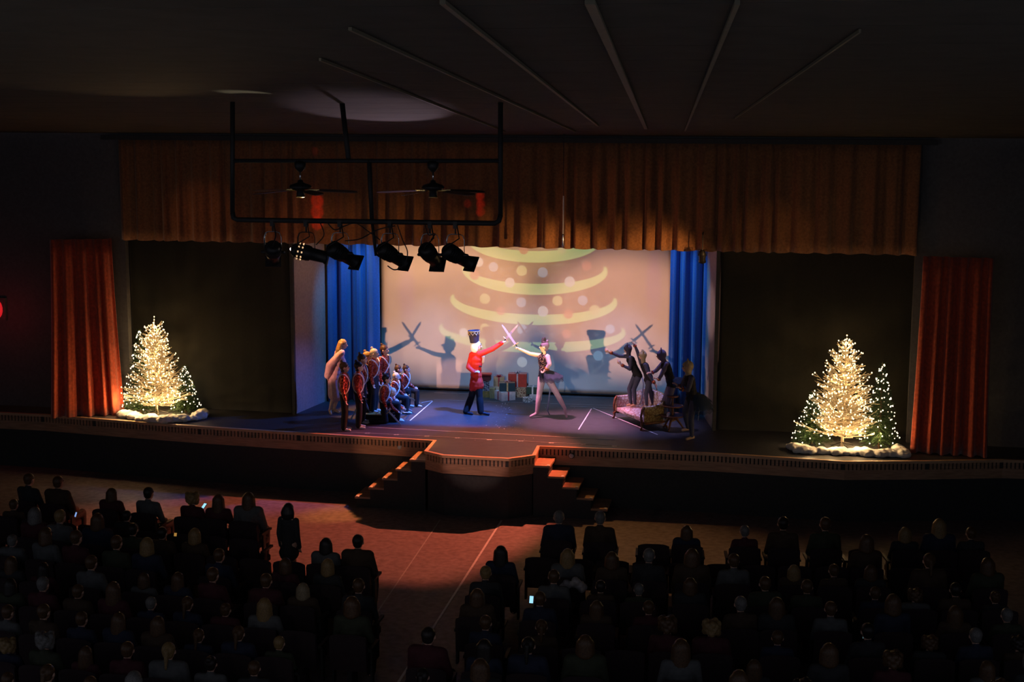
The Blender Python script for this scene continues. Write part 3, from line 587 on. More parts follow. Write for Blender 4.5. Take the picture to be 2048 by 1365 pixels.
def skirt(pts,lab,seed):
    rr=random.Random(seed); c=V((sum(p.x for p in pts)/len(pts),sum(p.y for p in pts)/len(pts),0)); mb=MB()
    for i in range(len(pts)-1):
        for k in range(7):
            p=pts[i].lerp(pts[i+1],k/7)-c; s=rr.uniform(.07,.13); mb.ell((p.x+rr.uniform(-.05,.05),p.y+rr.uniform(-.07,.07),s*.55),(s*1.5,s*1.2,s*.75),Matrix.Rotation(rr.random()*3,3,'Z'),8,6)
    me=voxmesh(mb,'tree_skirt',.02,3)
    for v in me.vertices:
        n=noise.noise(V(v.co)*14); v.co.z=max(.002,v.co.z+.03*n); v.co.x+=.02*noise.noise(V(v.co)*11+V((5,5,5)))
    tag(obj('tree_skirt',me,'cotton',loc=c),lab,'tree skirt')
skirt([onz(x,y) for x,y in((248,834),(285,842),(325,846),(365,844),(403,838),(402,830))],'lumpy white cotton batting at the foot of the left trees',2)
skirt([onz(x,y) for x,y in((1586,898),(1600,905),(1640,908),(1685,909),(1730,911),(1775,914),(1806,914),(1800,904))],'lumpy white cotton batting at the foot of the right trees',9)
# ------------------------------------------------------------------ presents
def gift(px,y,z0,w,dp,h,rz,m,rib,bow,lab,lid=None):
    x=ony(px,790,y).x; t=thing('gift_box',lab,'present',(x,y,z0),rz,'presents piled before the screen')
    hb=h*.78 if lid else h
    mb=MB(); mb.box((0,0,hb/2),(w,dp,hb)); mb.build('box',m,t)
    if lid: mb=MB(); mb.box((0,0,h-.5*h*.22),(w+.03,dp+.03,h*.22)); mb.build('lid',lid,t)
    if rib:
        e=.004+(.015 if lid else 0)
        for W_,D_ in((.035,dp+2*e),(w+2*e,.035)):
            mb=MB(); mb.box((0,0,h/2+.002),(W_,D_,h+.004)); mb.build('ribbon',rib,t)
    if bow:
        mb=MB()
        for k in range(6):
            a=k*math.pi/3; dd=V((math.cos(a),math.sin(a),0)); b=V((0,0,h)); mb.tube([b,b+dd*.035+V((0,0,.045)),b+dd*.075+V((0,0,.04)),b+dd*.07+V((0,0,.012)),b],.010,5,flat=.5)
        mb.build('bow',bow,t,True)
gift(971,3.72,0,.2,.2,.15,.3,'gift_gold',None,None,'small gold present at the bottom of the left stack')
gift(970,3.72,.152,.2,.2,.25,.2,'gift_lattice',None,None,'dark lattice patterned present in the middle of the left stack')
gift(971,3.72,.404,.25,.22,.15,.1,'gift_brown',None,None,'present with a dark red lid on top of the left stack','gift_red')
gift(985,3.62,0,.13,.16,.23,.1,'gift_olive',None,None,'narrow olive present beside the left stack')
gift(1002,3.92,0,.34,.3,.235,0,'gift_cream',None,None,'cream present at the back supporting the tan one')
gift(998,3.92,.237,.25,.22,.21,.15,'gift_tan','ribbon_red','ribbon_red','tan present with a dark red ribbon and bow')
gift(1010,3.50,0,.36,.36,.20,.65,'gift_white','ribbon_red',None,'large white present with a thin red ribbon, corner forward')
gift(1014,3.52,.206,.36,.24,.19,.25,'gift_teal','ribbon_gold','ribbon_pink','dark teal present with a gold ribbon stacked on the white one')
gift(1043,3.86,0,.25,.22,.235,-.05,'gift_paisley',None,None,'gold paisley patterned present under the big red one')
gift(1035,3.97,.237,.43,.26,.30,.12,'gift_red','ribbon_silver','ribbon_silver','big red present with a silver ribbon on top of the pile')
gift(1055,3.28,0,.21,.18,.11,.25,'gift_scallop',None,None,'small white present with black scallop pattern at the front')
gift(1072,3.62,0,.28,.22,.135,.1,'gift_white',None,None,'flat white present under the dark green one')
gift(1066,3.64,.137,.28,.22,.16,.05,'gift_green','ribbon_white',None,'dark green present with a white ribbon on the flat white box')
gift(1013,3.76,0,.10,.10,.30,.3,'gift_red',None,'ribbon_red','slim red present with a bow between the tan and teal ones')
# ------------------------------------------------------------------ figures
def frame(lat,up):
    up=up.normalized(); lat=(lat-up*lat.dot(up)).normalized(); fr_=up.cross(lat); return Matrix((lat,fr_,up)).transposed()
def hand(mb,w,tip,h,nrm,curl=.35,thumb=1):
    d_=(tip-w).normalized(); nrm=(nrm-d_*nrm.dot(d_)); nrm=nrm.normalized() if nrm.length>1e-4 else d_.orthogonal().normalized(); sd=d_.cross(nrm)
    A=Matrix((sd,nrm,d_)).transposed(); mb.ell(w+d_*.026*h,(.022*h,.012*h,.030*h),A,8,6)
    for i in range(4):
        L=(.036,.042,.040,.031)[i]*h; o=sd*((i-1.5)*.0125*h); b=w+d_*.046*h+o; m1=b+(d_*math.cos(curl)+nrm*math.sin(curl))*L*.5+o*.15; e=m1+(d_*math.cos(curl*2.4)+nrm*math.sin(curl*2.4))*L*.5
        mb.cap(b,m1,.0062*h,.0058*h,6); mb.cap(m1,e,.0058*h,.005*h,6)
    b=w+d_*.016*h+sd*thumb*.018*h; m1=b+(d_*.65+sd*thumb*.7+nrm*.2)*.022*h; mb.cap(b,m1,.0072*h,.0065*h,6); mb.cap(m1,m1+(d_*.85+sd*thumb*.15+nrm*.35)*.02*h,.0063*h,.0055*h,6)
def torso(mb,J,h,g=0.0,lo=0.0,hi=1.0):
    up=J['nk']-J['pel']; A=frame(J['sR']-J['sL'],up); L=up.length
    for f,r in((.06,(.086,.066,.075)),(.22,(.078,.06,.075)),(.42,(.074,.056,.085)),(.62,(.086,.062,.085)),(.78,(.094,.062,.07))):
        if lo<=f<=hi: mb.ell(J['pel']+up*f,(r[0]*h+g,r[1]*h+g,r[2]*h+g*.5),A,12,8)
def arm(mb,J,s,h,g=0.0,part=1.0):
    a,b,c=J['s'+s],J['e'+s],J['w'+s]; mb.cap(a,b,.033*h+g,.026*h+g); mb.cap(b,b.lerp(c,part),.026*h+g,(.018*h if part==1 else .021*h)+g)
def leg(mb,J,s,h,g=0.0,flare=0.0,part=1.0):
    a,b,c=J['hp'+s],J['kn'+s],J['an'+s]; mb.cap(a,b,.053*h+g,.035*h+g+flare*.3)
    mb.cap(b,b.lerp(c,.35),.035*h+g+flare*.3,.034*h+g+flare*.6); mb.cap(b.lerp(c,.35),b.lerp(c,part),.034*h+g+flare*.6,.021*h+g+flare)
def foot(mb,J,s,h,g=0.0):
    a,t_=J['an'+s],J['to'+s]; he=a+(a-t_).normalized()*.018*h+V((0,0,-.012*h)); mb.cap(a,he,.021*h+g,.018*h+g); mb.cap(he,t_,.018*h+g,.0135*h+g)
def person(label,J,h,base,spec,k=1.0,vox=.0095,group=None):
    """J: world joints; spec: list of clothing/hair options"""
    t=thing('person',label,'person',base,group=group)
    face=J['face'].normalized(); hd=J['hd']; up=(hd-J['nk']); up=(up-face*up.dot(face)).normalized(); lat=face.cross(up); HA=Matrix((lat,face,up)).transposed()
    mb=MB(); torso(mb,J,h); mb.cap(J['sL'],J['sR'],.032*h,.032*h); mb.cap(J['nk']-up*.03*h,hd,.030*h,.028*h)
    mb.ell(hd+up*.008*h-face*.004*h,(.047*h*k,.057*h*k,.058*h*k),HA,14,10); mb.ell(hd-up*.026*h*k+face*.014*h*k,(.036*h*k,.042*h*k,.040*h*k),HA,12,8)
    mb.cap(hd+face*.052*h*k+up*.004*h,hd+face*.064*h*k-up*.014*h*k,.006*h,.009*h,6)
    mb.cap(hd+face*.050*h*k-up*.034*h*k-lat*.01*h,hd+face*.050*h*k-up*.034*h*k+lat*.01*h,.006*h,.006*h,6)
    for s in(-1,1): mb.ell(hd+lat*s*.049*h*k-up*.006*h,(.008*h,.012*h,.018*h),HA,6,5)
    for s in'LR':
        arm(mb,J,s,h); leg(mb,J,s,h); foot(mb,J,s,h); hand(mb,J['w'+s],J['h'+s],h,J.get('n'+s,face+V((0,0,-.3))),J.get('c'+s,.35),1 if s=='L' else -1)
    obj('body',voxmesh(sub(mb,base),'body',vox,2),spec.get('skin','skin'),t)
    mb=MB()
    for s in(-1,1): mb.ell(hd+lat*s*.02*h*k+face*.052*h*k+up*.008*h,(.008*h,.006*h,.006*h),HA,6,5)
    sub(mb,base).build('eyes','eye',t,True)
    H=spec.get('hair')
    if H:
        style,m=H; mb=MB()
        mb.ell(hd+up*.018*h*k-face*.010*h*k,(.052*h*k,.060*h*k,.056*h*k),HA,14,10)
        if style in('long','bob'):
            L=.17 if style=='long' else .09
            for a in range(-4,5):
                w=a*.28; dr=(-face*math.cos(w)+lat*math.sin(w)); p=hd+dr*.048*h*k+up*.012*h; q=hd+dr*.07*h-up*L*h*(1-.1*abs(a)/4); mb.cap(p,p.lerp(q,.5)+dr*.008*h,.026*h,.026*h,8); mb.cap(p.lerp(q,.5)+dr*.008*h,q,.026*h,.02*h,8)
        if style=='bun':
            mb.ell(hd-face*.040*h*k+up*.078*h*k,(.020*h*k,.020*h*k,.019*h*k),HA,10,7); mb.cap(hd-face*.03*h*k+up*.05*h*k,hd-face*.040*h*k+up*.07*h*k,.014*h,.010*h,8); mb.ell(hd-up*.03*h*k-face*.02*h*k,(.040*h*k,.034*h*k,.035*h*k),HA,10,7)
        if style=='puff':
            for a in range(-4,5):
                w=a*.30; dr=(-face*math.cos(w)+lat*math.sin(w)); mb.ell(hd+dr*.050*h-up*.025*h,(.036*h,.036*h,.066*h),HA,8,6)
        obj('hair',voxmesh(sub(mb,base),'hair',.008,2),m,t)
    for nm,m,fn in spec.get('wear',()):
        mb=MB(); r=fn(mb,J,h)
        if r=='raw': sub(mb,base).build(nm,m,t,True)
        else: obj(nm,voxmesh(sub(mb,base),nm,vox*1.1,3),m,t)
    return t
def sub(mb,base):
    b=V(base); mb.v=[tuple(V(p)-b) for p in mb.v]; return mb
def w_jacket(sk=0.0,sleeve=1.0,g=.012):
    def fn(mb,J,h):
        torso(mb,J,h,g,.15 if not sk else 0); mb.cap(J['sL'],J['sR'],.032*h+g,.032*h+g); mb.cap(J['nk']-(J['nk']-J['pel'])*.1,J['nk']+(J['hd']-J['nk'])*.25,.034*h+g*.5,.032*h)
        for s in'LR': arm(mb,J,s,h,g*.8,sleeve)
        if sk:
            up=(J['nk']-J['pel']); A=frame(J['sR']-J['sL'],up); mb.ell(J['pel']-up.normalized()*sk*.45,(.10*h+g,.082*h+g,sk*.75),A,12,8)
    return fn
def w_trousers(flare=.02,g=.010):
    def fn(mb,J,h):
        torso(mb,J,h,g,0,.3)
        for s in'LR': leg(mb,J,s,h,g,flare,.98)
    return fn
def w_shoe(s,g=.006):
    def fn(mb,J,h): foot(mb,J,s,h,g)
    return fn
def w_sash(side):
    def fn(mb,J,h):
        up=(J['nk']-J['pel']); A=frame(J['sR']-J['sL'],up); c=J['pel']+up*.56; n=26; pts=[]
        for i in range(n+1):
            w=2*math.pi*i/n; x=math.cos(w)*(.098*h+.02); y=math.sin(w)*(.068*h+.02); z=side*math.cos(w)*.145*h; pts.append(c+A@V((x,y,z)))
        mb.tube(pts,.016,5,False,flat=.45); return 'raw'
    return fn
def w_leotard(mb,J,h):
    torso(mb,J,h,.012); up=J['nk']-J['pel']
    for s in'LR': mb.ell(J['hp'+s]-up.normalized()*.0,(.055*h+.008,)*3)
def w_tights(mb,J,h):
    torso(mb,J,h,.006,0,.3)
    for s in'LR': leg(mb,J,s,h,.006)
def w_sleeves(mb,J,h):
    torso(mb,J,h,.006,.5,1); mb.cap(J['sL'],J['sR'],.038*h,.038*h)
    for s in'LR': arm(mb,J,s,h,.006)
def w_cuff(s):
    def fn(mb,J,h):
        a,b=J['e'+s],J['w'+s]; mb.tube([a.lerp(b,.72),a.lerp(b,.85),a.lerp(b,1.0)],[.028*h,.033*h,.028*h],10); return 'raw'
    return fn
def w_tutu(R0=.2,drop=.10,n=14,bias=None):
    def fn(mb,J,h):
        up=(J['nk']-J['pel']); A=frame(J['sR']-J['sL'],up); c=J['pel']+up*.14; fc=-J['face']
        for lay in range(3):
            n_=48; vs=[];
            for i in range(n_):
                w=2*math.pi*i/n_; d_=A@V((math.cos(w),math.sin(w),0)); k=max(0.0,.12+.98*d_.dot(fc)); 
                for q in(0,.5,1.0): r=(.075*h)+R0*k*q; vs.append(c+d_*r-up.normalized()*(drop*q*q*(1+lay*.5))+up.normalized()*(.02*math.sin(i*2.1+lay)*q+.015*lay))
            mb.add(vs,[(i*3+j,((i+1)%n_)*3+j,((i+1)%n_)*3+j+1,i*3+j+1) for i in range(n_) for j in(0,1)])
        return 'raw'
    return fn
def w_hood(k=1.0):
    def fn(mb,J,h):
        face=J['face'].normalized(); hd=J['hd']; up=(hd-J['nk']); up=(up-face*up.dot(face)).normalized(); lat=face.cross(up); HA=Matrix((lat,face,up)).transposed()
        mb.ell(hd+up*.014*h-face*.014*h,(.068*h,.070*h,.074*h),HA,14,10); mb.ell(hd-up*.03*h-face*.014*h,(.054*h,.052*h,.056*h),HA,12,8); mb.cap(J['nk'],hd-up*.02*h-face*.01*h,.040*h,.042*h)
        mb.ell(hd+up*.030*h+face*.035*h,(.03*h,.03*h,.025*h),HA,8,6)
    return fn
def w_ears(mb,J,h):
    face=J['face'].normalized(); hd=J['hd']; up=(hd-J['nk']); up=(up-face*up.dot(face)).normalized(); lat=face.cross(up); HA=Matrix((lat,face,up)).transposed()
    for s in(-1,1): mb.ell(hd+lat*s*.050*h+up*.078*h-face*.008*h,(.032*h,.012*h,.034*h),HA,10,7)
    return 'raw'
def w_pale_fist(s_):  # pale lump added over the fist, its lit look put into the colour
    def fn(mb,J,h): mb.ell(J['w'+s_].lerp(J['h'+s_],.75),(.042,.04,.042),None,12,8); mb.cap(J['w'+s_],J['w'+s_].lerp(J['h'+s_],.5),.026,.028); mb.cap(J['h'+s_],J['h'+s_]+V((0,0,.04)),.018,.014,8)
    return fn
def w_tail(pts,r=.012):
    def fn(mb,J,h): mb.tube(pts,[r]*(len(pts)-1)+[r*.5],7); return 'raw'
    return fn
def local(base,yaw,h,D):
    f=V((math.cos(yaw),math.sin(yaw),0)); l=V((-f.y,f.x,0)); b=V(base); J={}
    for k_,(a,c,z) in D.items(): J[k_]=b+f*(a*h)+l*(c*h)+V((0,0,z*h))
    J['face']=f.copy(); return J
def mirror(D):
    for k_ in list(D):
        if k_.endswith('L') and k_[:-1]+'R' not in D: a,c,z=D[k_]; D[k_[:-1]+'R']=(a,-c,z)
    return D
STAND=mirror(dict(pel=(0,0,.53),nk=(0,0,.825),hd=(.014,0,.925),sL=(0,.098,.80),eL=(-.01,.122,.63),wL=(.03,.125,.475),hL=(.045,.12,.40),hpL=(0,.048,.52),knL=(.012,.052,.285),anL=(-.008,.055,.042),toL=(.085,.065,.017)))
KNEEL=dict(pel=(0,0,.34),nk=(.035,0,.63),hd=(.055,0,.725),sL=(.03,.098,.605),sR=(.03,-.098,.605),eL=(.06,.115,.44),wL=(.17,.09,.36),hL=(.24,.07,.35),eR=(.0,-.125,.44),wR=(.05,-.13,.30),hR=(.07,-.13,.23),
    hpL=(0,.048,.33),knL=(.235,.07,.30),anL=(.225,.07,.045),toL=(.32,.07,.018),hpR=(0,-.048,.33),knR=(.04,-.06,.045),anR=(-.2,-.06,.04),toR=(-.27,-.06,.02))
def kidspec(hair): return dict(skin='skin_pale',hair=('bun',hair),wear=[('jacket','red_sequin',w_jacket()),('trousers','black_cloth',w_trousers(.018)),('shoe','white_shoe',w_shoe('L')),('shoe','white_shoe',w_shoe('R')),('sash','sash',w_sash(1)),('sash','sash',w_sash(-1))])
def sword(a,b,m,lab,w=.035):
    a,b=V(a),V(b); d_=(b-a).normalized(); t=thing('prop_sword',lab,'sword',a,group='prop swords'); s=d_.cross(V((0,1,0))).normalized(); L=(b-a).length; n=d_.cross(s)
    def quad(p,w_): return [p+s*w_+n*.004,p-s*w_+n*.004,p-s*w_-n*.004,p+s*w_-n*.004]
    mb=MB(); vs=[]
    for q,w_ in((.16,w*.5),(.6,w*.5),(.92,w*.38),(1.0,.004)): vs+=quad(d_*(L*q),w_)
    mb.add(vs,[(3,2,1,0),(12,13,14,15)]+[(i*4+k,i*4+(k+1)%4,i*4+4+(k+1)%4,i*4+4+k) for i in range(3) for k in range(4)]); mb.build('blade',m,t)
    mb=MB(); mb.tube([s*.07+d_*L*.15,d_*L*.16,-s*.07+d_*L*.15],.011,6); mb.build('guard','gold_braid',t)
    mb=MB(); mb.cap(V((0,0,0)),d_*L*.15,.013,.012,7); mb.ell(-d_*.01,(.02,.02,.02)); mb.build('grip','black_cloth',t,True)
def kid(px,py_top,y,pose,yaw,hair,label,x_off=0,hk=1.0,z0=0.0,over=None,hfix=None):
    top=ony(px,py_top,y); D=dict(pose); hh=hfix or ((top.z-z0)/(1.0 if pose is STAND else .80))
    J=local((0,0,0),yaw,hh,D); b=V((top.x-J['hd'].x,top.y-J['hd'].y,z0)); J=local(b,yaw,hh,{**D,**(over or {})})
    person(label,J,hh,b,kidspec(hair),k=1.12,group='children in red sequin jackets'); return J,hh
d=math.radians
J1,_=kid(689,725,-.5,STAND,d(12),'hair_brown','child in red sequin jacket, nearest the stage edge, dark bun, arms at sides')
J2,_=kid(718,724,-.22,STAND,d(15),'hair_black','child in red sequin jacket with dark bun, second nearest the stage edge')
J3,_=kid(725,709,.28,STAND,d(5),'hair_brown','child in red sequin jacket with light brown bun, standing behind the two dark-haired ones')
J4,_=kid(735,704,.85,STAND,d(-8),'hair_blond','blond child in red sequin jacket looking down, third row of the standing group')
mb=MB(); rb=onz(752,840); mb.box((0,0,.06),(.52,.42,.12)); tq=thing('riser_box','low black riser under a blond child in the standing group','riser',(rb.x-.02,.80,0)); mb.build('box','black_cloth',tq); mb=MB(); mb.box((0,0,.127),(.54,.44,.014)); mb.build('top','gift_gold',tq)
J5,_=kid(749,698,.82,STAND,d(-5),'hair_fair','fair-haired child in red sequin jacket standing on the low riser',z0=.136)
J6,_=kid(769,691,1.7,STAND,d(-12),'hair_brown','child in red sequin jacket with high brown bun, rightmost of the standing group')
J7,_=kid(773,750,.42,KNEEL,d(10),'hair_black','dark-haired child in red sequin jacket kneeling nearest the audience')
J8,_=kid(786,776,.62,{**KNEEL,'pel':(-.1,0,.17),'nk':(.02,0,.44),'hd':(.06,0,.53),'sL':(.02,.098,.415),'sR':(.02,-.098,.415),'eL':(.1,.12,.27),'wL':(.2,.08,.22),'hL':(.27,.07,.2),'eR':(.08,-.13,.27),'wR':(.17,-.1,.2),'hR':(.24,-.1,.18),'hpL':(-.1,.048,.16),'hpR':(-.1,-.048,.16),'knL':(.14,.07,.23),'anL':(.12,.07,.045),'toL':(.2,.07,.02),'knR':(.12,-.07,.05),'anR':(-.12,-.06,.04),'toR':(-.2,-.06,.02)},d(0),'hair_fair','small child in red sequin jacket crouching low beside the dark-haired kneeler',hfix=1.2)
J9,_=kid(793,746,1.35,KNEEL,d(0),'hair_fair','pale blond child in red sequin jacket kneeling in the middle of the kneeling group')
J10,_=kid(797,731,2.05,KNEEL,d(8),'hair_brown','child in red sequin jacket with brown bun kneeling behind the pale blond one')
J11,_=kid(813,731,2.15,KNEEL,d(-5),'hair_brown','child in red sequin jacket kneeling rightmost, knee bent toward the presents')
for J_,tip,m,l in((J3,(741,833),'blue_steel','blue prop sword held point down by the standing child behind'),(J2,(701,842),'blue_steel','blue prop sword hanging between the two front children'),(J7,(803,853),'blue_steel','blue prop sword held point down by the kneeling dark-haired child'),(J8,(820,827),'tape_white','white prop sword with gold hilt held by the crouching child'),(J9,(826,826),'tape_white','white prop sword lying low by the pale blond kneeler'),(J11,(848,813),'tan_shoe','tan prop sword resting on the floor by the rightmost kneeler')):
    q=onz(*tip); sword(J_['hR'].lerp(J_['wR'],.4),(q.x,q.y,.015),m,l)
# ---- soldier
def JP(y,D,face):
    J={k_:ony(p[0],p[1],y+(p[2] if len(p)>2 else 0)) for k_,p in D.items()}; J['face']=V(face); return J
ys=1.72
J=JP(ys,dict(pel=(953,764),nk=(951,706),hd=(954,692),sL=(944,710,.06),sR=(959,709,-.06),eL=(937,735,-.05),wL=(948,745,-.14),hL=(956,743,-.15),eR=(984,699,-.05),wR=(1004,686,0),hR=(1012,680,0),
   hpL=(950,765,.05),hpR=(956,765,-.05),knL=(943,794,.05),anL=(932,824,-.05),toL=(944,831,-.12),knR=(959,794,-.06),anR=(961.5,824,-.1),toR=(977,829,-.12)),(1,.15,0))
for s in'LR': J['to'+s].z=max(J['to'+s].z,.025)
J['cR']=1.2
def w_coat(mb,J,h):
    w_jacket(.18,.96,.018)(mb,J,h)
    a=J['pel']; mb.cap(a+V((-.03,-.05,-.0)),a+V((-.09,-.07,-.15)),.115,.06); mb.cap(a+V((0,.05,0)),a+V((-.06,.06,-.12)),.10,.06); mb.ell(a,(.15,.14,.14)); mb.ell(J['hpR']+V((0,0,-.02)),(.12,.11,.13)); mb.ell(J['hpL']+V((0,0,-.02)),(.12,.11,.13))
def w_hat(mb,J,h):
    p=ony(949,685,ys); q=ony(947.5,661,ys); A=frame(V((1,0,0)),q-p); L=(q-p).length; M=Matrix.Translation(p)@A.to_4x4()
    mb.lathe([(0,-.01),(.092,-.01),(.098,0),(.098,.02),(.128,L-.01),(.132,L),(.118,L),(.11,L-.015),(0,L-.02)],22,M); return 'raw'
def w_hatbraid(mb,J,h):
    p=ony(949,685,ys); q=ony(947.5,661,ys); A=frame(V((1,0,0)),q-p); L=(q-p).length; pts=[]; n=20
    for i in range(n+1):
        w=2*math.pi*i/n; zz=L-.035-(.065 if i%2 else 0); r=.101+.03*zz/L+.004; pts.append(p+A@V((r*math.cos(w),r*math.sin(w),zz)))
    mb.tube(pts,.0065,5,False); mb.tube([p+A@V(((.1315)*math.cos(2*math.pi*i/n),(.1315)*math.sin(2*math.pi*i/n),L-.02)) for i in range(n+1)],.006,5,False); return 'raw'
def w_jabot(mb,J,h):
    c=ony(967.5,721,ys+.03); mb.ell(c+V((-.03,0,0)),(.05,.06,.085)); mb.ell(c+V((-.02,0,.06)),(.045,.05,.05))
def w_belt(mb,J,h):
    c=ony(961,733.5,ys-.09); mb.box(c,(.05,.03,.02)); mb.box(c+V((-.02,0,.004)),(.03,.036,.03)); return 'raw'
def w_epaulet(mb,J,h):
    for s in'LR':
        p=J['s'+s]; mb.ell(p+V((0,0,.038)),(.045,.035,.012))
        for k in range(7): a=-.9+k*.3; mb.cap(p+V((.03*math.cos(a),.03*math.sin(a),.036)),p+V((.055*math.cos(a),.055*math.sin(a),.008)),.007,.006,5)
    return 'raw'
def w_face(mb,J,h):
    hd=J['hd']; f=J['face'].normalized(); l=f.cross(V((0,0,1)))
    for s in(-1,1): mb.cap(hd+f*.092+l*s*.02+V((0,0,.035)),hd+f*.08+l*s*.05+V((0,0,.045)),.007,.005,5); mb.cap(hd+f*.095+V((0,0,-.032)),hd+f*.08+l*s*.045+V((0,0,-.026)),.009,.005,5)
    mb.cap(hd+f*.09+V((0,0,-.062)),hd+f*.08+V((0,0,-.08)),.009,.006,5); return 'raw'
person('person in red military coat and tall dark drum hat, white wig, raising a sword',J,1.62,V((J['pel'].x,ys,0)),dict(skin='skin_pale',hair=('puff','hair_white'),wear=[('coat','red_coat',w_coat),('trousers','black_cloth',w_trousers(.03,.008)),('shoe','hat_navy',w_shoe('L',.01)),('shoe','hat_navy',w_shoe('R',.01)),('hat','hat_navy',w_hat),('hat_braid','gold_braid',w_hatbraid),('jabot','hair_white',w_jabot),('belt_clasp','black_cloth',w_belt),('epaulets','gold_braid',w_epaulet),('moustache','eye',w_face)]))
sword(J['wR'].lerp(J['hR'],.4),ony(1036,650,ys-.1),'lavender_steel','lavender prop sword raised by the person in the red coat',.045)
# ---- masked opponent
yq=1.6
J=JP(yq,dict(pel=(1089,750),nk=(1087,709),hd=(1088.5,694),sL=(1095,714,-.07),sR=(1081,712,.07),eL=(1099,729,-.12),wL=(1092,739,-.12),hL=(1087,743,-.1),eR=(1060,708,.03),wR=(1039,698.5,0),hR=(1032,694,0),
   hpL=(1095,755,-.04),hpR=(1084,755,.04),knL=(1114,789,-.1),anL=(1129.5,817,-.08),toL=(1133,834,-.08),knR=(1078.5,790,.02),anR=(1073.5,825.5,-.02),toR=(1061,833.5,-.1)),(-1,-.12,0))
J['cR']=1.2; J['toR'].z=max(J['toR'].z,.02); J['toL'].z=max(.02,J['toL'].z)
def w_headpiece(mb,J,h):
    hd=J['hd']; mb.ell(hd+V((0,0,.105)),(.075,.06,.022)); mb.ell(hd+V((-.02,0,.135)),(.045,.04,.045))
    for k in range(5): a=k*1.26; mb.ell(hd+V((-.01+.035*math.cos(a),.03*math.sin(a),.175)),(.016,.014,.04))
def w_mask(mb,J,h):
    hd=J['hd']; f=J['face'].normalized(); l=f.cross(V((0,0,1))); A=Matrix((l,f,V((0,0,1)))).transposed(); mb.ell(hd+f*.052+V((0,0,.016)),(.062,.04,.024),A)
    for s in(-1,1): mb.ell(hd+f*.075+l*s*.05+V((0,0,.03)),(.03,.015,.02),A)
    return 'raw'
def w_collar(mb,J,h):
    mb.lathe([(.042,-.02),(.046,0),(.044,.045),(.036,.045),(.036,-.02)],14,Matrix.Translation(J['nk'])); return 'raw'
def w_brief(mb,J,h): torso(mb,J,h,.010,0,.3); [mb.ell(J['hp'+s]+V((0,0,.02)),(.058*h,.055*h,.045*h)) for s in'LR']
def w_bodice(mb,J,h): torso(mb,J,h,.012,.2,1)
def w_sheer(mb,J,h): arm(mb,J,'L',h,.008)
person('dancer in black sequinned bodice and mask with pale tights, sword arm stretched left',J,1.6,V((J['pel'].x,yq,0)),dict(skin='skin_pale',hair=('bun','mouse_purple'),wear=[('bodice','black_sequin',w_bodice),('briefs','black_cloth',w_brief),('tights','tights_pink',w_tights),('shoe','tights_pink',w_shoe('L')),('shoe','tights_pink',w_shoe('R')),('sleeve','purple_sheer',w_sheer),('cuff','gold_sequin',w_cuff('L')),('tutu','tulle',w_tutu(.26,.12)),('headpiece','hat_navy',w_headpiece),('mask','eye',w_mask),('collar','black_cloth',w_collar),('tail','tail_blue',w_tail([ony(x,y,yq+.1) for x,y in((1098,757),(1101,770),(1099,790),(1096,812),(1095,822),(1099,830))],.016))]))
sword(J['wR'].lerp(J['hR'],.4)+V((0,0,.0)),ony(1004,650,yq),'lavender_steel','lavender prop sword raised by the masked dancer, crossing the other blade',.045)
# ---- lady
yl=1.12
J=JP(yl,dict(pel=(668,757),nk=(681,702),hd=(686,689),sL=(676,706,.09),sR=(683,706,-.09),eL=(684,723,.14),wL=(688,739,.16),hL=(689,747,.16),eR=(660,731,-.14),wR=(655,752,-.1),hR=(656,762,-.08),hpL=(670,758,.05),hpR=(666,758,-.05),knL=(676,788,.05),anL=(668,818,.1),toL=(678,825,.05),knR=(668,790,-.05),anR=(660,821,-.05),toR=(662,829,-.12)),(1,.1,-.15))
for s in'LR': J['to'+s].z=max(J['to'+s].z,.02)
def w_gown(mb,J,h):
    torso(mb,J,h,.014); p=J['pel']; mb.cap(p,p+V((.03,0,-.36)),.14,.17); mb.cap(J['sL'],J['sR'],.035*h,.035*h)
def w_cape(mb,J,h):
    sh=[J['sL']+V((-.02,.03,.03)),J['nk']+V((-.055,0,.0)),J['sR']+V((-.03,-.03,.03))]; lo=[J['wL']+V((-.1,.05,-.05)),J['pel']+V((-.22,.02,-.05)),J['wR']+V((-.03,-.03,-.02))]
    n=20; vs=[]
    def bez(P_,u): return P_[0]*(1-u)**2+P_[1]*2*u*(1-u)+P_[2]*u*u
    for i in range(n+1):
        u=i/n; a=bez(sh,u); b=bez(lo,u)
        for j in range(9):
            q=j/8; p=a.lerp(b,q); p+=V((-.05*math.sin(q*math.pi)*(1-.3*u),0,0))+V((.02,.02,0))*math.sin(i*1.5)*q; vs.append(p)
    mb.add(vs,[(i*9+j,(i+1)*9+j,(i+1)*9+j+1,i*9+j+1) for i in range(n) for j in range(8)])
    for s in'LR': mb.cap(J['s'+s],J['e'+s],.048*h,.055*h); mb.cap(J['e'+s],J['w'+s],.055*h,.045*h)
    return 'raw'
person('woman with long wavy blond hair in a pink gown and cape by the blue curtain',J,1.6,V((J['pel'].x,yl,0)),dict(skin='skin_pale',hair=('long','hair_blond'),wear=[('gown','gown',w_gown),('cape','chiffon',w_cape),('shoe','tan_shoe',w_shoe('L')),('shoe','tan_shoe',w_shoe('R'))]))
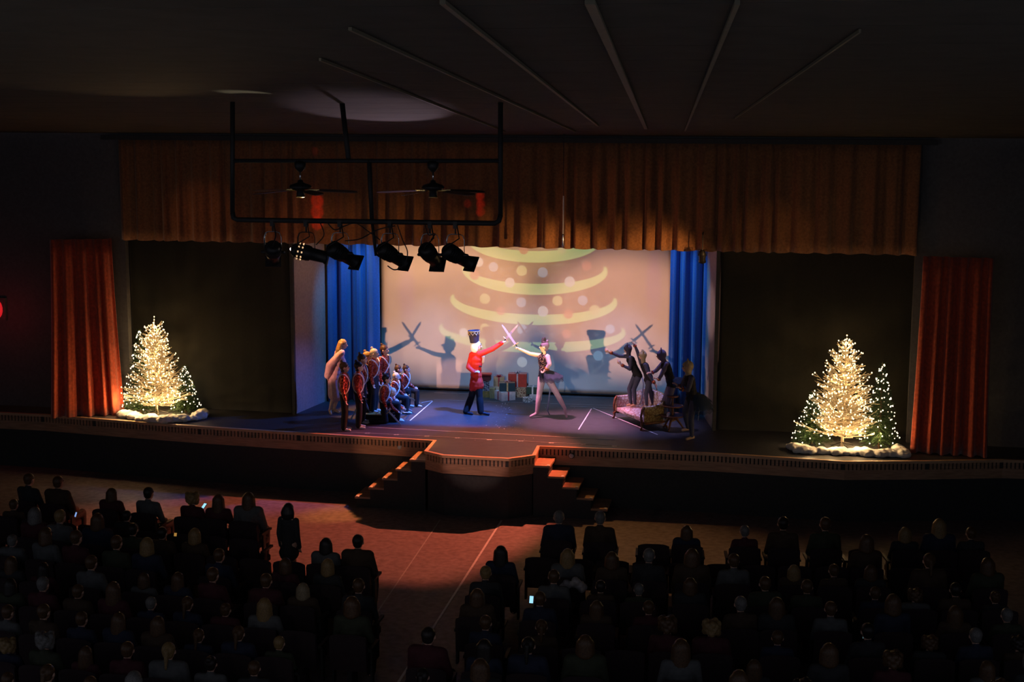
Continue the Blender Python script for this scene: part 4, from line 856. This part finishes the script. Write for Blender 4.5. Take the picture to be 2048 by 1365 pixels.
# ---- mice
def mouse(label,y,D,face,h,hood,extra=(),z=None,sl='mouse_grey'):
    J=JP(y,D,face)
    if z is not None:
        for s in'LR':
            for q in('an','to'): J[q+s].z=max(J[q+s].z,z+(.055 if q=='an' else .022))
    base=V((J['pel'].x,y,0 if z is None else z))
    person(label,J,h,base,dict(skin='skin',wear=[('sleeves',sl,w_sleeves),('leotard','black_cloth',w_leotard),('tights',sl,w_tights),('shoe','tan_shoe',w_shoe('L')),('shoe','tan_shoe',w_shoe('R')),('hood',hood,w_hood()),('ears',hood,w_ears),('cuff','gold_sequin',w_cuff('L')),('cuff','gold_sequin',w_cuff('R'))]+list(extra)),group='dancers in mouse costumes'); return J
SZ=.30
y1=1.72
mouse('dancer in dark mouse costume on the sofa, one pale arm thrust out to the left',y1,dict(pel=(1275,750),nk=(1257.5,712),hd=(1255,699),sL=(1262,716,-.08),sR=(1252.5,713,.08),eL=(1260,739,-.1),wL=(1243,730,-.12),hL=(1236,723,-.12),eR=(1239,713,.05),wR=(1220,705,.02),hR=(1211,701,0),hpL=(1278,752,-.05),hpR=(1271,752,.05),knL=(1268,779,-.08),anL=(1270,809,-.06),toL=(1262,814,-.08),knR=(1258.5,778,.02),anR=(1262,809,.02),toR=(1254,813,.0)),(-1,-.1,-.15),1.25,'mouse_dark',[('pale_fist','skin_pale',w_pale_fist('R')),('pale_fist','skin_pale',w_pale_fist('L')),('tail','tail_blue',w_tail([ony(x,y,y1+.05) for x,y in((1284,753),(1287,768),(1285,790),(1281,806),(1278,811))]))],z=SZ)
y2=1.55
mouse('dancer in tan mouse hood on the sofa, one arm raised, between two other mice',y2,dict(pel=(1298,757),nk=(1287,726),hd=(1284.5,712),sL=(1291,730,-.09),sR=(1283,729,.09),eL=(1297,749,-.12),wL=(1309,767,-.12),hL=(1315,773,-.1),eR=(1275,704,.1),wR=(1269,690,.08),hR=(1265,685,.06),hpL=(1300,760,-.05),hpR=(1294,760,.05),knL=(1292,787,-.08),anL=(1293,811,-.05),toL=(1285,815,-.08),knR=(1302,788,.06),anR=(1306,808,.08),toR=(1300,813,.06)),(-1,-.35,0),1.22,'mouse_tan',[('tail','ribbon_pink',w_tail([ony(x,y,y2+.06) for x,y in((1305,760),(1314,780),(1313,798),(1308,812))],.011))],z=SZ,sl='mouse_grey')
y3=1.05
mouse('dancer in purple mouse hood leaning forward behind the tiered table',y3,dict(pel=(1344,767),nk=(1328,723),hd=(1322,711.5),sL=(1333,729,-.09),sR=(1325,728,.09),eL=(1322,752,-.14),wL=(1317,760,-.1),hL=(1312,757,-.08),eR=(1312,742,.1),wR=(1304,746,.06),hR=(1298,746,.05),hpL=(1345,772,-.05),hpR=(1341,772,.05),knL=(1336,806,-.05),anL=(1350,838,.05),toL=(1341,843,-.02),knR=(1328,804,.05),anR=(1330,838,.0),toR=(1320,842,-.05)),(-1,-.05,-.1),1.45,'mouse_purple',[('tutu','tulle',w_tutu(.2,.1))],z=0.0,sl='mouse_purple')
y4=.05
mouse('dancer in tan mouse hood and black tutu standing right of the tiered table',y4,dict(pel=(1385,796),nk=(1377,750),hd=(1374.5,735),sL=(1383,757,-.1),sR=(1372,755,.1),eL=(1376,781,-.14),wL=(1364,779,-.16),hL=(1357,775,-.16),eR=(1362,778,.1),wR=(1356,772,.06),hR=(1351,768,.05),hpL=(1387,798,-.05),hpR=(1380,798,.05),knL=(1382,838,-.06),anL=(1384,874,-.05),toL=(1373,880,-.1),knR=(1370,824,.12),anR=(1376,857,.3),toR=(1365,861,.26)),(-1,-.1,0),1.58,'mouse_tan',[('tutu','tulle',w_tutu(.24,.22)),('tail','tail_blue',w_tail([ony(x,y,y4+.1) for x,y in((1393,800),(1398,820),(1396,842))],.014))],z=0.0)
# ------------------------------------------------------------------ sofa and tiered table
A_=V((1.90,1.86,0)); B_=V((2.60,.72,0)); mid=(A_+B_)/2; rz=math.atan2(B_.y-A_.y,B_.x-A_.x); LS=(B_-A_).length
# local frame: x along the seat front (towards the audience), y towards the back
sf=thing('sofa','carved wooden sofa with floral upholstery that two mice stand on','sofa',mid,rz)
mb=MB(); mb.ell((0,.30,SZ-.07),(LS*.50,.34,.075),n=20,m=9); mb.box((0,.30,SZ-.10),(LS*.96,.58,.10)); obj('seat_cushion',voxmesh(mb,'seat_cushion',.018,3),'floral',sf)
def wrap(z0f,z1f,d0,d1,m,nm):
    n=36; vs=[]
    for i in range(n+1):
        u=i/n; a=math.pi*(1-u)      # A arm -> back -> B arm
        x=(LS*.5)*math.copysign(abs(math.cos(a))**.45,math.cos(a)); y=.02+.60*abs(math.sin(a))**.55; nn=V((math.cos(a),math.sin(a)*.9,0)).normalized()
        zt=z1f(u)
        for dd,zz in((d0,z0f(u)),(d1,z0f(u)),(d1,zt),((d0+d1)/2,zt+.018),(d0,zt)): vs.append(V((x,y,zz))+nn*dd)
    mb=MB(); mb.add(vs,[(i*5+k,(i+1)*5+k,(i+1)*5+(k+1)%5,i*5+(k+1)%5) for i in range(n) for k in range(5)]+[(4,3,2,1,0),(n*5,n*5+1,n*5+2,n*5+3,n*5+4)])
    return mb.build(nm,m,sf,True)
top=lambda u:.48+.20*math.sin(math.pi*u)**2
wrap(lambda u:.16,top,-.05,.0,'floral','backrest'); wrap(lambda u:.16,top,.002,.035,'floral_olive','outer_upholstery')
wrap(lambda u:.12,lambda u:.165,-.06,.05,'mahogany','bottom_rail')
for x,y in((-LS*.48,.0),(LS*.48,.0),(-LS*.42,.56),(LS*.42,.56)):
    mb=MB(); s=1 if x>0 else -1; o_=-1 if y<.1 else 1
    mb.tube([(x,y,.17),(x+s*.02,y+o_*.03,.12),(x+s*.015,y+o_*.02,.06),(x+s*.03,y+o_*.05,.0)],[.036,.034,.02,.024],8); mb.build('leg','mahogany',sf,True)
for x in(-LS*.49,LS*.49):
    mb=MB(); mb.tube([(x,-.02,.12),(x,-.04,.30),(x,-.02,.42),(x,.03,.49)],[.03,.026,.026,.03],8); mb.build('arm_post','mahogany',sf,True)
pt=onz(1344,860); tb=thing('tiered_table','dark three-tier pedestal table in front of the sofa','table',(pt.x,pt.y+.02,0))
mb=MB(); mb.lathe([(0,.20),(.03,.20),(.045,.24),(.025,.30),(.02,.42),(.035,.47),(.02,.52),(.018,.66),(0,.70)],12); mb.build('post','mahogany',tb,True)
for z,r in((.30,.275),(.50,.225),(.70,.12)):
    mb=MB(); mb.lathe([(0,z-.012),(r-.02,z-.012),(r,z),(r,z+.018),(r-.012,z+.022),(r-.02,z+.012),(0,z+.012)],28); mb.build('tier','mahogany',tb)
for k in range(3):
    a=k*2.094+.3; e=V((math.cos(a),math.sin(a),0)); mb=MB(); mb.tube([V((0,0,.24)),e*.10+V((0,0,.22)),e*.19+V((0,0,.10)),e*.23+V((0,0,.03)),e*.27+V((0,0,.014))],[.028,.026,.02,.017,.02],8); mb.build('leg','mahogany',tb,True)
# ------------------------------------------------------------------ auditorium: seats and audience
def seat_meshes():
    a=MB(); a.box((0,-.27,.62),(.50,.07,.50)); 
    me=MB(); n=10; prof=[]
    # rounded seat back
    vs=[];
    for i in range(n+1):
        x=-.25+.5*i/n; z1=.86-.035*abs(x/.25)**4
        for y,z in((-.30,.36),(-.22,.36),(-.27,z1-.03),(-.295,z1),(-.33,z1-.03)): vs.append((x,y,z))
    me.add(vs,[(i*5+k,(i+1)*5+k,(i+1)*5+(k+1)%5,i*5+(k+1)%5) for i in range(n) for k in range(5)]+[(4,3,2,1,0),(n*5,n*5+1,n*5+2,n*5+3,n*5+4)])
    pan=MB(); pan.prism([(-.24,-.22),(.24,-.22),(.24,.2),(.2,.25),(-.2,.25),(-.24,.2)],.38,.46)
    arm_=MB(); arm_.box((0,0,.62),(.05,.40,.035)); arm_.box((0,-.08,.36),(.03,.10,.50)); 
    leg_=MB(); leg_.box((0,-.1,.19),(.06,.28,.38)); leg_.box((0,-.08,.012),(.16,.36,.024))
    return me.mesh('seat_back'),pan.mesh('seat_pan'),arm_.mesh('armrest'),leg_.mesh('pedestal')
SM=seat_meshes()
def seat(x,y,rz,lab):
    t=thing('theatre_seat',lab,'seat',(x,y,ZF),rz,'theatre seats in rows'); obj('seat_back',SM[0],'seat_fabric',t); obj('seat_pan',SM[1],'seat_fabric',t); obj('pedestal',SM[3],'seat_shell',t)
    for s in(-1,1): obj('armrest',SM[2],'seat_shell',t,(s*.265,0,0))
SIT=mirror(dict(pel=(-.05,0,.31),nk=(-.085,0,.595),hd=(-.06,0,.69),sL=(-.08,.102,.575),eL=(-.03,.135,.41),wL=(.11,.08,.37),hL=(.17,.05,.36),hpL=(-.04,.052,.30),knL=(.22,.07,.305),anL=(.20,.07,.05),toL=(.29,.075,.018)))
h0=1.65
def aud_meshes():
    J=local((0,0,0),math.pi/2,h0,SIT); face=J['face']; hd=J['hd']; up=V((0,0,1)); lat=face.cross(up); HA=Matrix((lat,face,up)).transposed()
    mb=MB(); torso(mb,J,h0); mb.cap(J['sL'],J['sR'],.032*h0,.032*h0); mb.cap(J['nk']-up*.03,hd,.05,.047); mb.ell(hd+up*.013,(.078,.094,.097),HA,14,10); mb.ell(hd-up*.043+face*.023,(.06,.07,.066),HA,12,8)
    mb.cap(hd+face*.086,hd+face*.104-up*.022,.01,.014,6)
    for s in(-1,1): mb.ell(hd+lat*s*.081-up*.01,(.013,.02,.03),HA,6,5)
    for s in'LR': arm(mb,J,s,h0); leg(mb,J,s,h0); foot(mb,J,s,h0); hand(mb,J['w'+s],J['h'+s],h0,V((0,0,-1)))
    body=voxmesh(mb,'body',.0125,2)
    tops=[]
    for g in(.014,.032):
        mb=MB(); w_jacket(.08,1.0,g)(mb,J,h0); tops.append(voxmesh(mb,'top',.016,2))
    mb=MB(); w_trousers(.015,.012)(mb,J,h0); tr=voxmesh(mb,'trousers',.018,2)
    hairs={}
    def H(nm,fn):
        mb=MB(); mb.ell(hd+up*.028-face*.012,(.087,.098,.092),HA,14,10); fn(mb); hairs[nm]=voxmesh(mb,'hair',.011,2)
    H('short',lambda mb: mb.ell(hd-up*.02-face*.035,(.074,.06,.07),HA,12,8))
    def lg(Ln,sp):
        def f(mb):
            for a in range(-4,5):
                w=a*.33; dr=(-face*math.cos(w)+lat*math.sin(w)); mb.cap(hd+dr*.07+up*.02,hd+dr*sp-up*Ln*(1-.05*abs(a)),.042,.034,8)
        return f
    H('bob',lg(.13,.088)); H('long',lg(.30,.10)); 
    def bun(mb): mb.ell(hd-up*.02-face*.035,(.074,.06,.07),HA,12,8); mb.ell(hd-face*.075+up*.085,(.042,.042,.04),HA,10,7)
    H('bun',bun)
    def pony(mb): mb.ell(hd-up*.02-face*.035,(.074,.06,.07),HA,12,8); mb.cap(hd-face*.10+up*.03,hd-face*.135-up*.18,.035,.018,8)
    H('ponytail',pony)
    def curly(mb):
        for i in range(26):
            a=i*2.4; z=-.05+.15*(i/26); mb.ell(hd+V((math.cos(a)*.085,math.sin(a)*.085-.015,z)),(.05,.05,.05),None,6,5)
    H('curly',curly)
    mb=MB(); 
    for s in(-1,1): mb.ell(hd+lat*s*.034+face*.087+up*.012,(.013,.01,.01),HA,6,5)
    return body,tops,tr,hairs,mb.mesh('eyes')
AM=aud_meshes()
HW={'short':'short hair','bob':'bobbed hair','long':'long hair','bun':'a bun','ponytail':'a ponytail','curly':'curly hair'}
CW={'hair_black':'black','hair_brown':'brown','hair_blond':'blond','hair_fair':'fair','hair_grey':'grey'}
TW=['charcoal','navy','brown','wine','olive','grey']
def viewer(x,y,rz,style,hm,ti,sc,lab,puffy=0,dz=0.0):
    t=thing('person',lab,'person',(x,y,ZF+dz),rz,'seated audience'); t.scale=(sc,sc,sc)
    obj('body',AM[0],'skin',t); obj('top',AM[1][puffy],AUD[ti],t); obj('trousers',AM[2],'black_cloth',t); obj('hair',AM[3][style],AHM.get(hm,hm),t); obj('eyes',AM[4],'eye',t); return t
ROWS=[-6.1+i*-.95 for i in range(9)]
def row_y(i,x): return ROWS[i]+.0105*x*x
# people that stand out in the photograph: head centre in pixels, hair style, hair colour
EXP=[(65,944,'short','hair_brown'),(122,948,'short','hair_brown'),(197,966,'short','hair_black'),(229,985,'bob','hair_brown'),(303,984,'short','hair_black'),(391,995,'curly','hair_blond'),(440,998,'long','hair_brown'),(501,992,'long','hair_brown'),
 (127,1022,'short','hair_blond'),(75,1022,'bob','hair_grey'),(32,1008,'short','hair_brown'),(200,1034,'bob','hair_brown'),(258,1030,'short','hair_black'),(240,1082,'short','hair_brown'),(300,1086,'bob','hair_blond'),(100,1054,'bob','hair_brown'),(160,1060,'short','hair_brown'),(330,1064,'short','hair_black'),(190,1122,'short','hair_brown'),(445,1108,'short','hair_brown'),
 (657,1086,'bob','hair_black'),(719,1080,'short','hair_black'),(577,1126,'bob','hair_brown'),(661,1128,'bob','hair_blond'),(537,1158,'short','hair_brown'),(609,1176,'bob','hair_fair'),(720,1168,'short','hair_brown'),(708,1198,'bob','hair_brown'),(500,1140,'short','hair_brown'),
 (1004,1102,'long','hair_black'),(1117,1032,'short','hair_grey'),(1202,1030,'short','hair_grey'),(1135,1108,'long','hair_blond'),(1222,1114,'bob','hair_brown'),(1108,1150,'short','hair_brown'),(1080,1194,'short','hair_brown'),(955,1188,'bob','hair_brown'),(1195,1212,'long','hair_brown'),(975,1242,'short','hair_brown'),(1170,1268,'bob','hair_brown'),(1295,1212,'short','hair_brown'),(960,1318,'bob','hair_brown'),(862,1256,'short','hair_black'),
 (1374,1060,'bob','hair_brown'),(1418,1040,'short','hair_brown'),(1487,1060,'short','hair_grey'),(1565,1044,'short','hair_black'),(1648,1044,'short','hair_brown'),(1300,1108,'short','hair_grey'),(1384,1102,'bob','hair_brown'),(1465,1118,'short','hair_brown'),(1380,1166,'bob','hair_brown'),(1425,1168,'short','hair_brown'),(1527,1164,'short','hair_brown'),(1614,1170,'short','hair_brown'),(1478,1204,'short','hair_grey'),(1553,1206,'long','hair_brown'),(1360,1288,'long','hair_brown'),(1555,1272,'short','hair_brown'),(1660,1214,'short','hair_brown'),
 (1728,1078,'bob','hair_brown'),(1808,1064,'bob','hair_blond'),(1875,1048,'long','hair_blond'),(1938,1064,'short','hair_brown'),(1855,1112,'ponytail','hair_brown'),(1970,1126,'bob','hair_brown'),(1908,1222,'long','hair_brown'),(1780,1198,'bob','hair_brown'),(1478,1350,'bob','hair_brown'),(1655,1296,'bob','hair_brown'),(1730,1258,'short','hair_black')]
occ={}      # (block,row) -> list of seats
for px,py,stl,hm in EXP:
    best=None
    for i in range(len(ROWS)):
        y=row_y(i,ony(px,py,ROWS[i]).x); p=ony(px,py,y); y=row_y(i,p.x); p=ony(px,py,y); e=abs(p.z-(ZF+1.15))
        if best is None or e<best[0]: best=(e,i,p)
    e,i,p=best; b='left' if p.x<-.3 else 'right'
    occ.setdefault((b,i),[]).append((p.x,p.z,stl,hm))
HS=['short','short','bob','long','bun','ponytail','curly']; HC=['hair_black','hair_brown','hair_brown','hair_brown','hair_blond','hair_grey']
VIEW=[]
for i in range(len(ROWS)):
    for b in('left','right'):
        sx=-1 if b=='left' else 1; ex=sorted(occ.get((b,i),[]),key=lambda q:abs(q[0])); used=[]
        for q in ex:
            if all(abs(q[0]-w[0])>.36 for w in used): used.append(q)
        items=[(q[0],q) for q in used]; x0=.95 if b=='left' else 1.15
        s=0
        while s<17:
            x=sx*(x0+s*.55); s+=1
            if any(abs(x-q[0])<.5 for q in used): continue
            if i<2 and abs(x)<(2.7 if b=='left' else 1.7): continue
            items.append((x,None))
        items.sort(key=lambda q:abs(q[0])); n=0
        for x,q in items:
            y=row_y(i,x); a=proj((x,y,ZF+1.25)); a2=proj((x,y,ZF+.9))
            if a[0]<-25 or a[0]>2075 or a[1]>1375 or (q is None and (abs(x)>8.6)): continue
            n+=1; rz=math.atan2(-x,14.0)*.0-.021*x*-1
            rz=math.atan(.021*x)
            rn=NAMES[min(n-1,19)]; rown=NAMES[i]
            seat(x,y,rz,'dark theatre seat, %s from the aisle in the %s row of %s block'%(rn,rown,b))
            if q is None and (i<2 or R.random()<.22): continue
            if q: stl,hm=q[2],q[3]; sc=max(.88,min(1.05,(q[1]-ZF)/1.15))
            else: stl,hm=R.choice(HS),R.choice(HC); sc=R.uniform(.84,1.0)
            ti=R.randrange(6)
            VIEW.append((q,viewer(x,y+.02,rz+R.uniform(-.15,.15),stl,hm,ti,sc,'viewer with %s %s, %s from the aisle, %s row of %s block'%(CW[hm],HW[stl],rn,rown,b),R.random()<.3)))
# child standing at the end of the second left row
D=dict(STAND); hc=.98; b=ony(577,1050,-6.9); b=V((b.x,-6.9,ZF)); hc=ony(577,1008,-6.9).z-ZF
J=local(b,d(80),hc,D)
def w_dress(mb,J,h): torso(mb,J,h,.014); mb.cap(J['pel']+V((0,0,.02)),J['pel']+V((0,0,-.16)),.10,.17); [arm(mb,J,s,h,.01) for s in'LR']
person('small child in a dress standing at the aisle end of the left seats',J,hc,b,dict(skin='skin',hair=('bob','hair_black'),wear=[('dress','aud_charcoal',w_dress),('shoe','black_cloth',w_shoe('L')),('shoe','black_cloth',w_shoe('R'))]),k=1.15,vox=.012)
# phones held in the audience
def phone(px,py,y,m,lab,rx=-.9,rz=0.0,w=.07,h=.12):
    p=ony(px,py,y); t=thing('phone',lab,'phone',p,0); t.rotation_euler=(rx,0,rz)
    mb=MB(); mb.box((0,0,0),(w,h,.009)); mb.build('case','phone_body',t); mb=MB(); mb.box((0,0,.0055),(w*.9,h*.9,.002)); mb.build('display',m,t)
phone(408,1013,-5.75,'phone_screen','lit phone held by the curly blond viewer in the first left row',.75,-.5); phone(1063,1200,-9.4,'phone_screen','bluish lit phone held up in the right block near the aisle',1.3,-.1,.06,.11)
phone(1731,1270,-10.4,'phone_screen_dim','faintly lit phone far right in the dark',1.0,-.2); phone(152,1030,-6.4,'phone_screen_blue','dim blue lit phone at the left end of the audience',1.2,-.6,.05,.09); phone(351,1070,-7.6,'phone_screen_amber','tiny amber lit phone in the left block',1.2,0,.05,.06)
# puffy light jacket thrown over a seat back
mb=MB(); p=ony(1145,1165,-8.25); rr=random.Random(3)
for k in range(14): mb.ell((-.16+.025*k,rr.uniform(-.04,.04),rr.uniform(-.05,.04)-.002*(k-7)**2),(.06,.07,.055),None,8,6)
me=voxmesh(mb,'puffy_jacket',.012,2)
tag(obj('puffy_jacket',me,'glossy_jacket',loc=p),'crumpled pale shiny jacket draped over a seat in the right block','jacket')
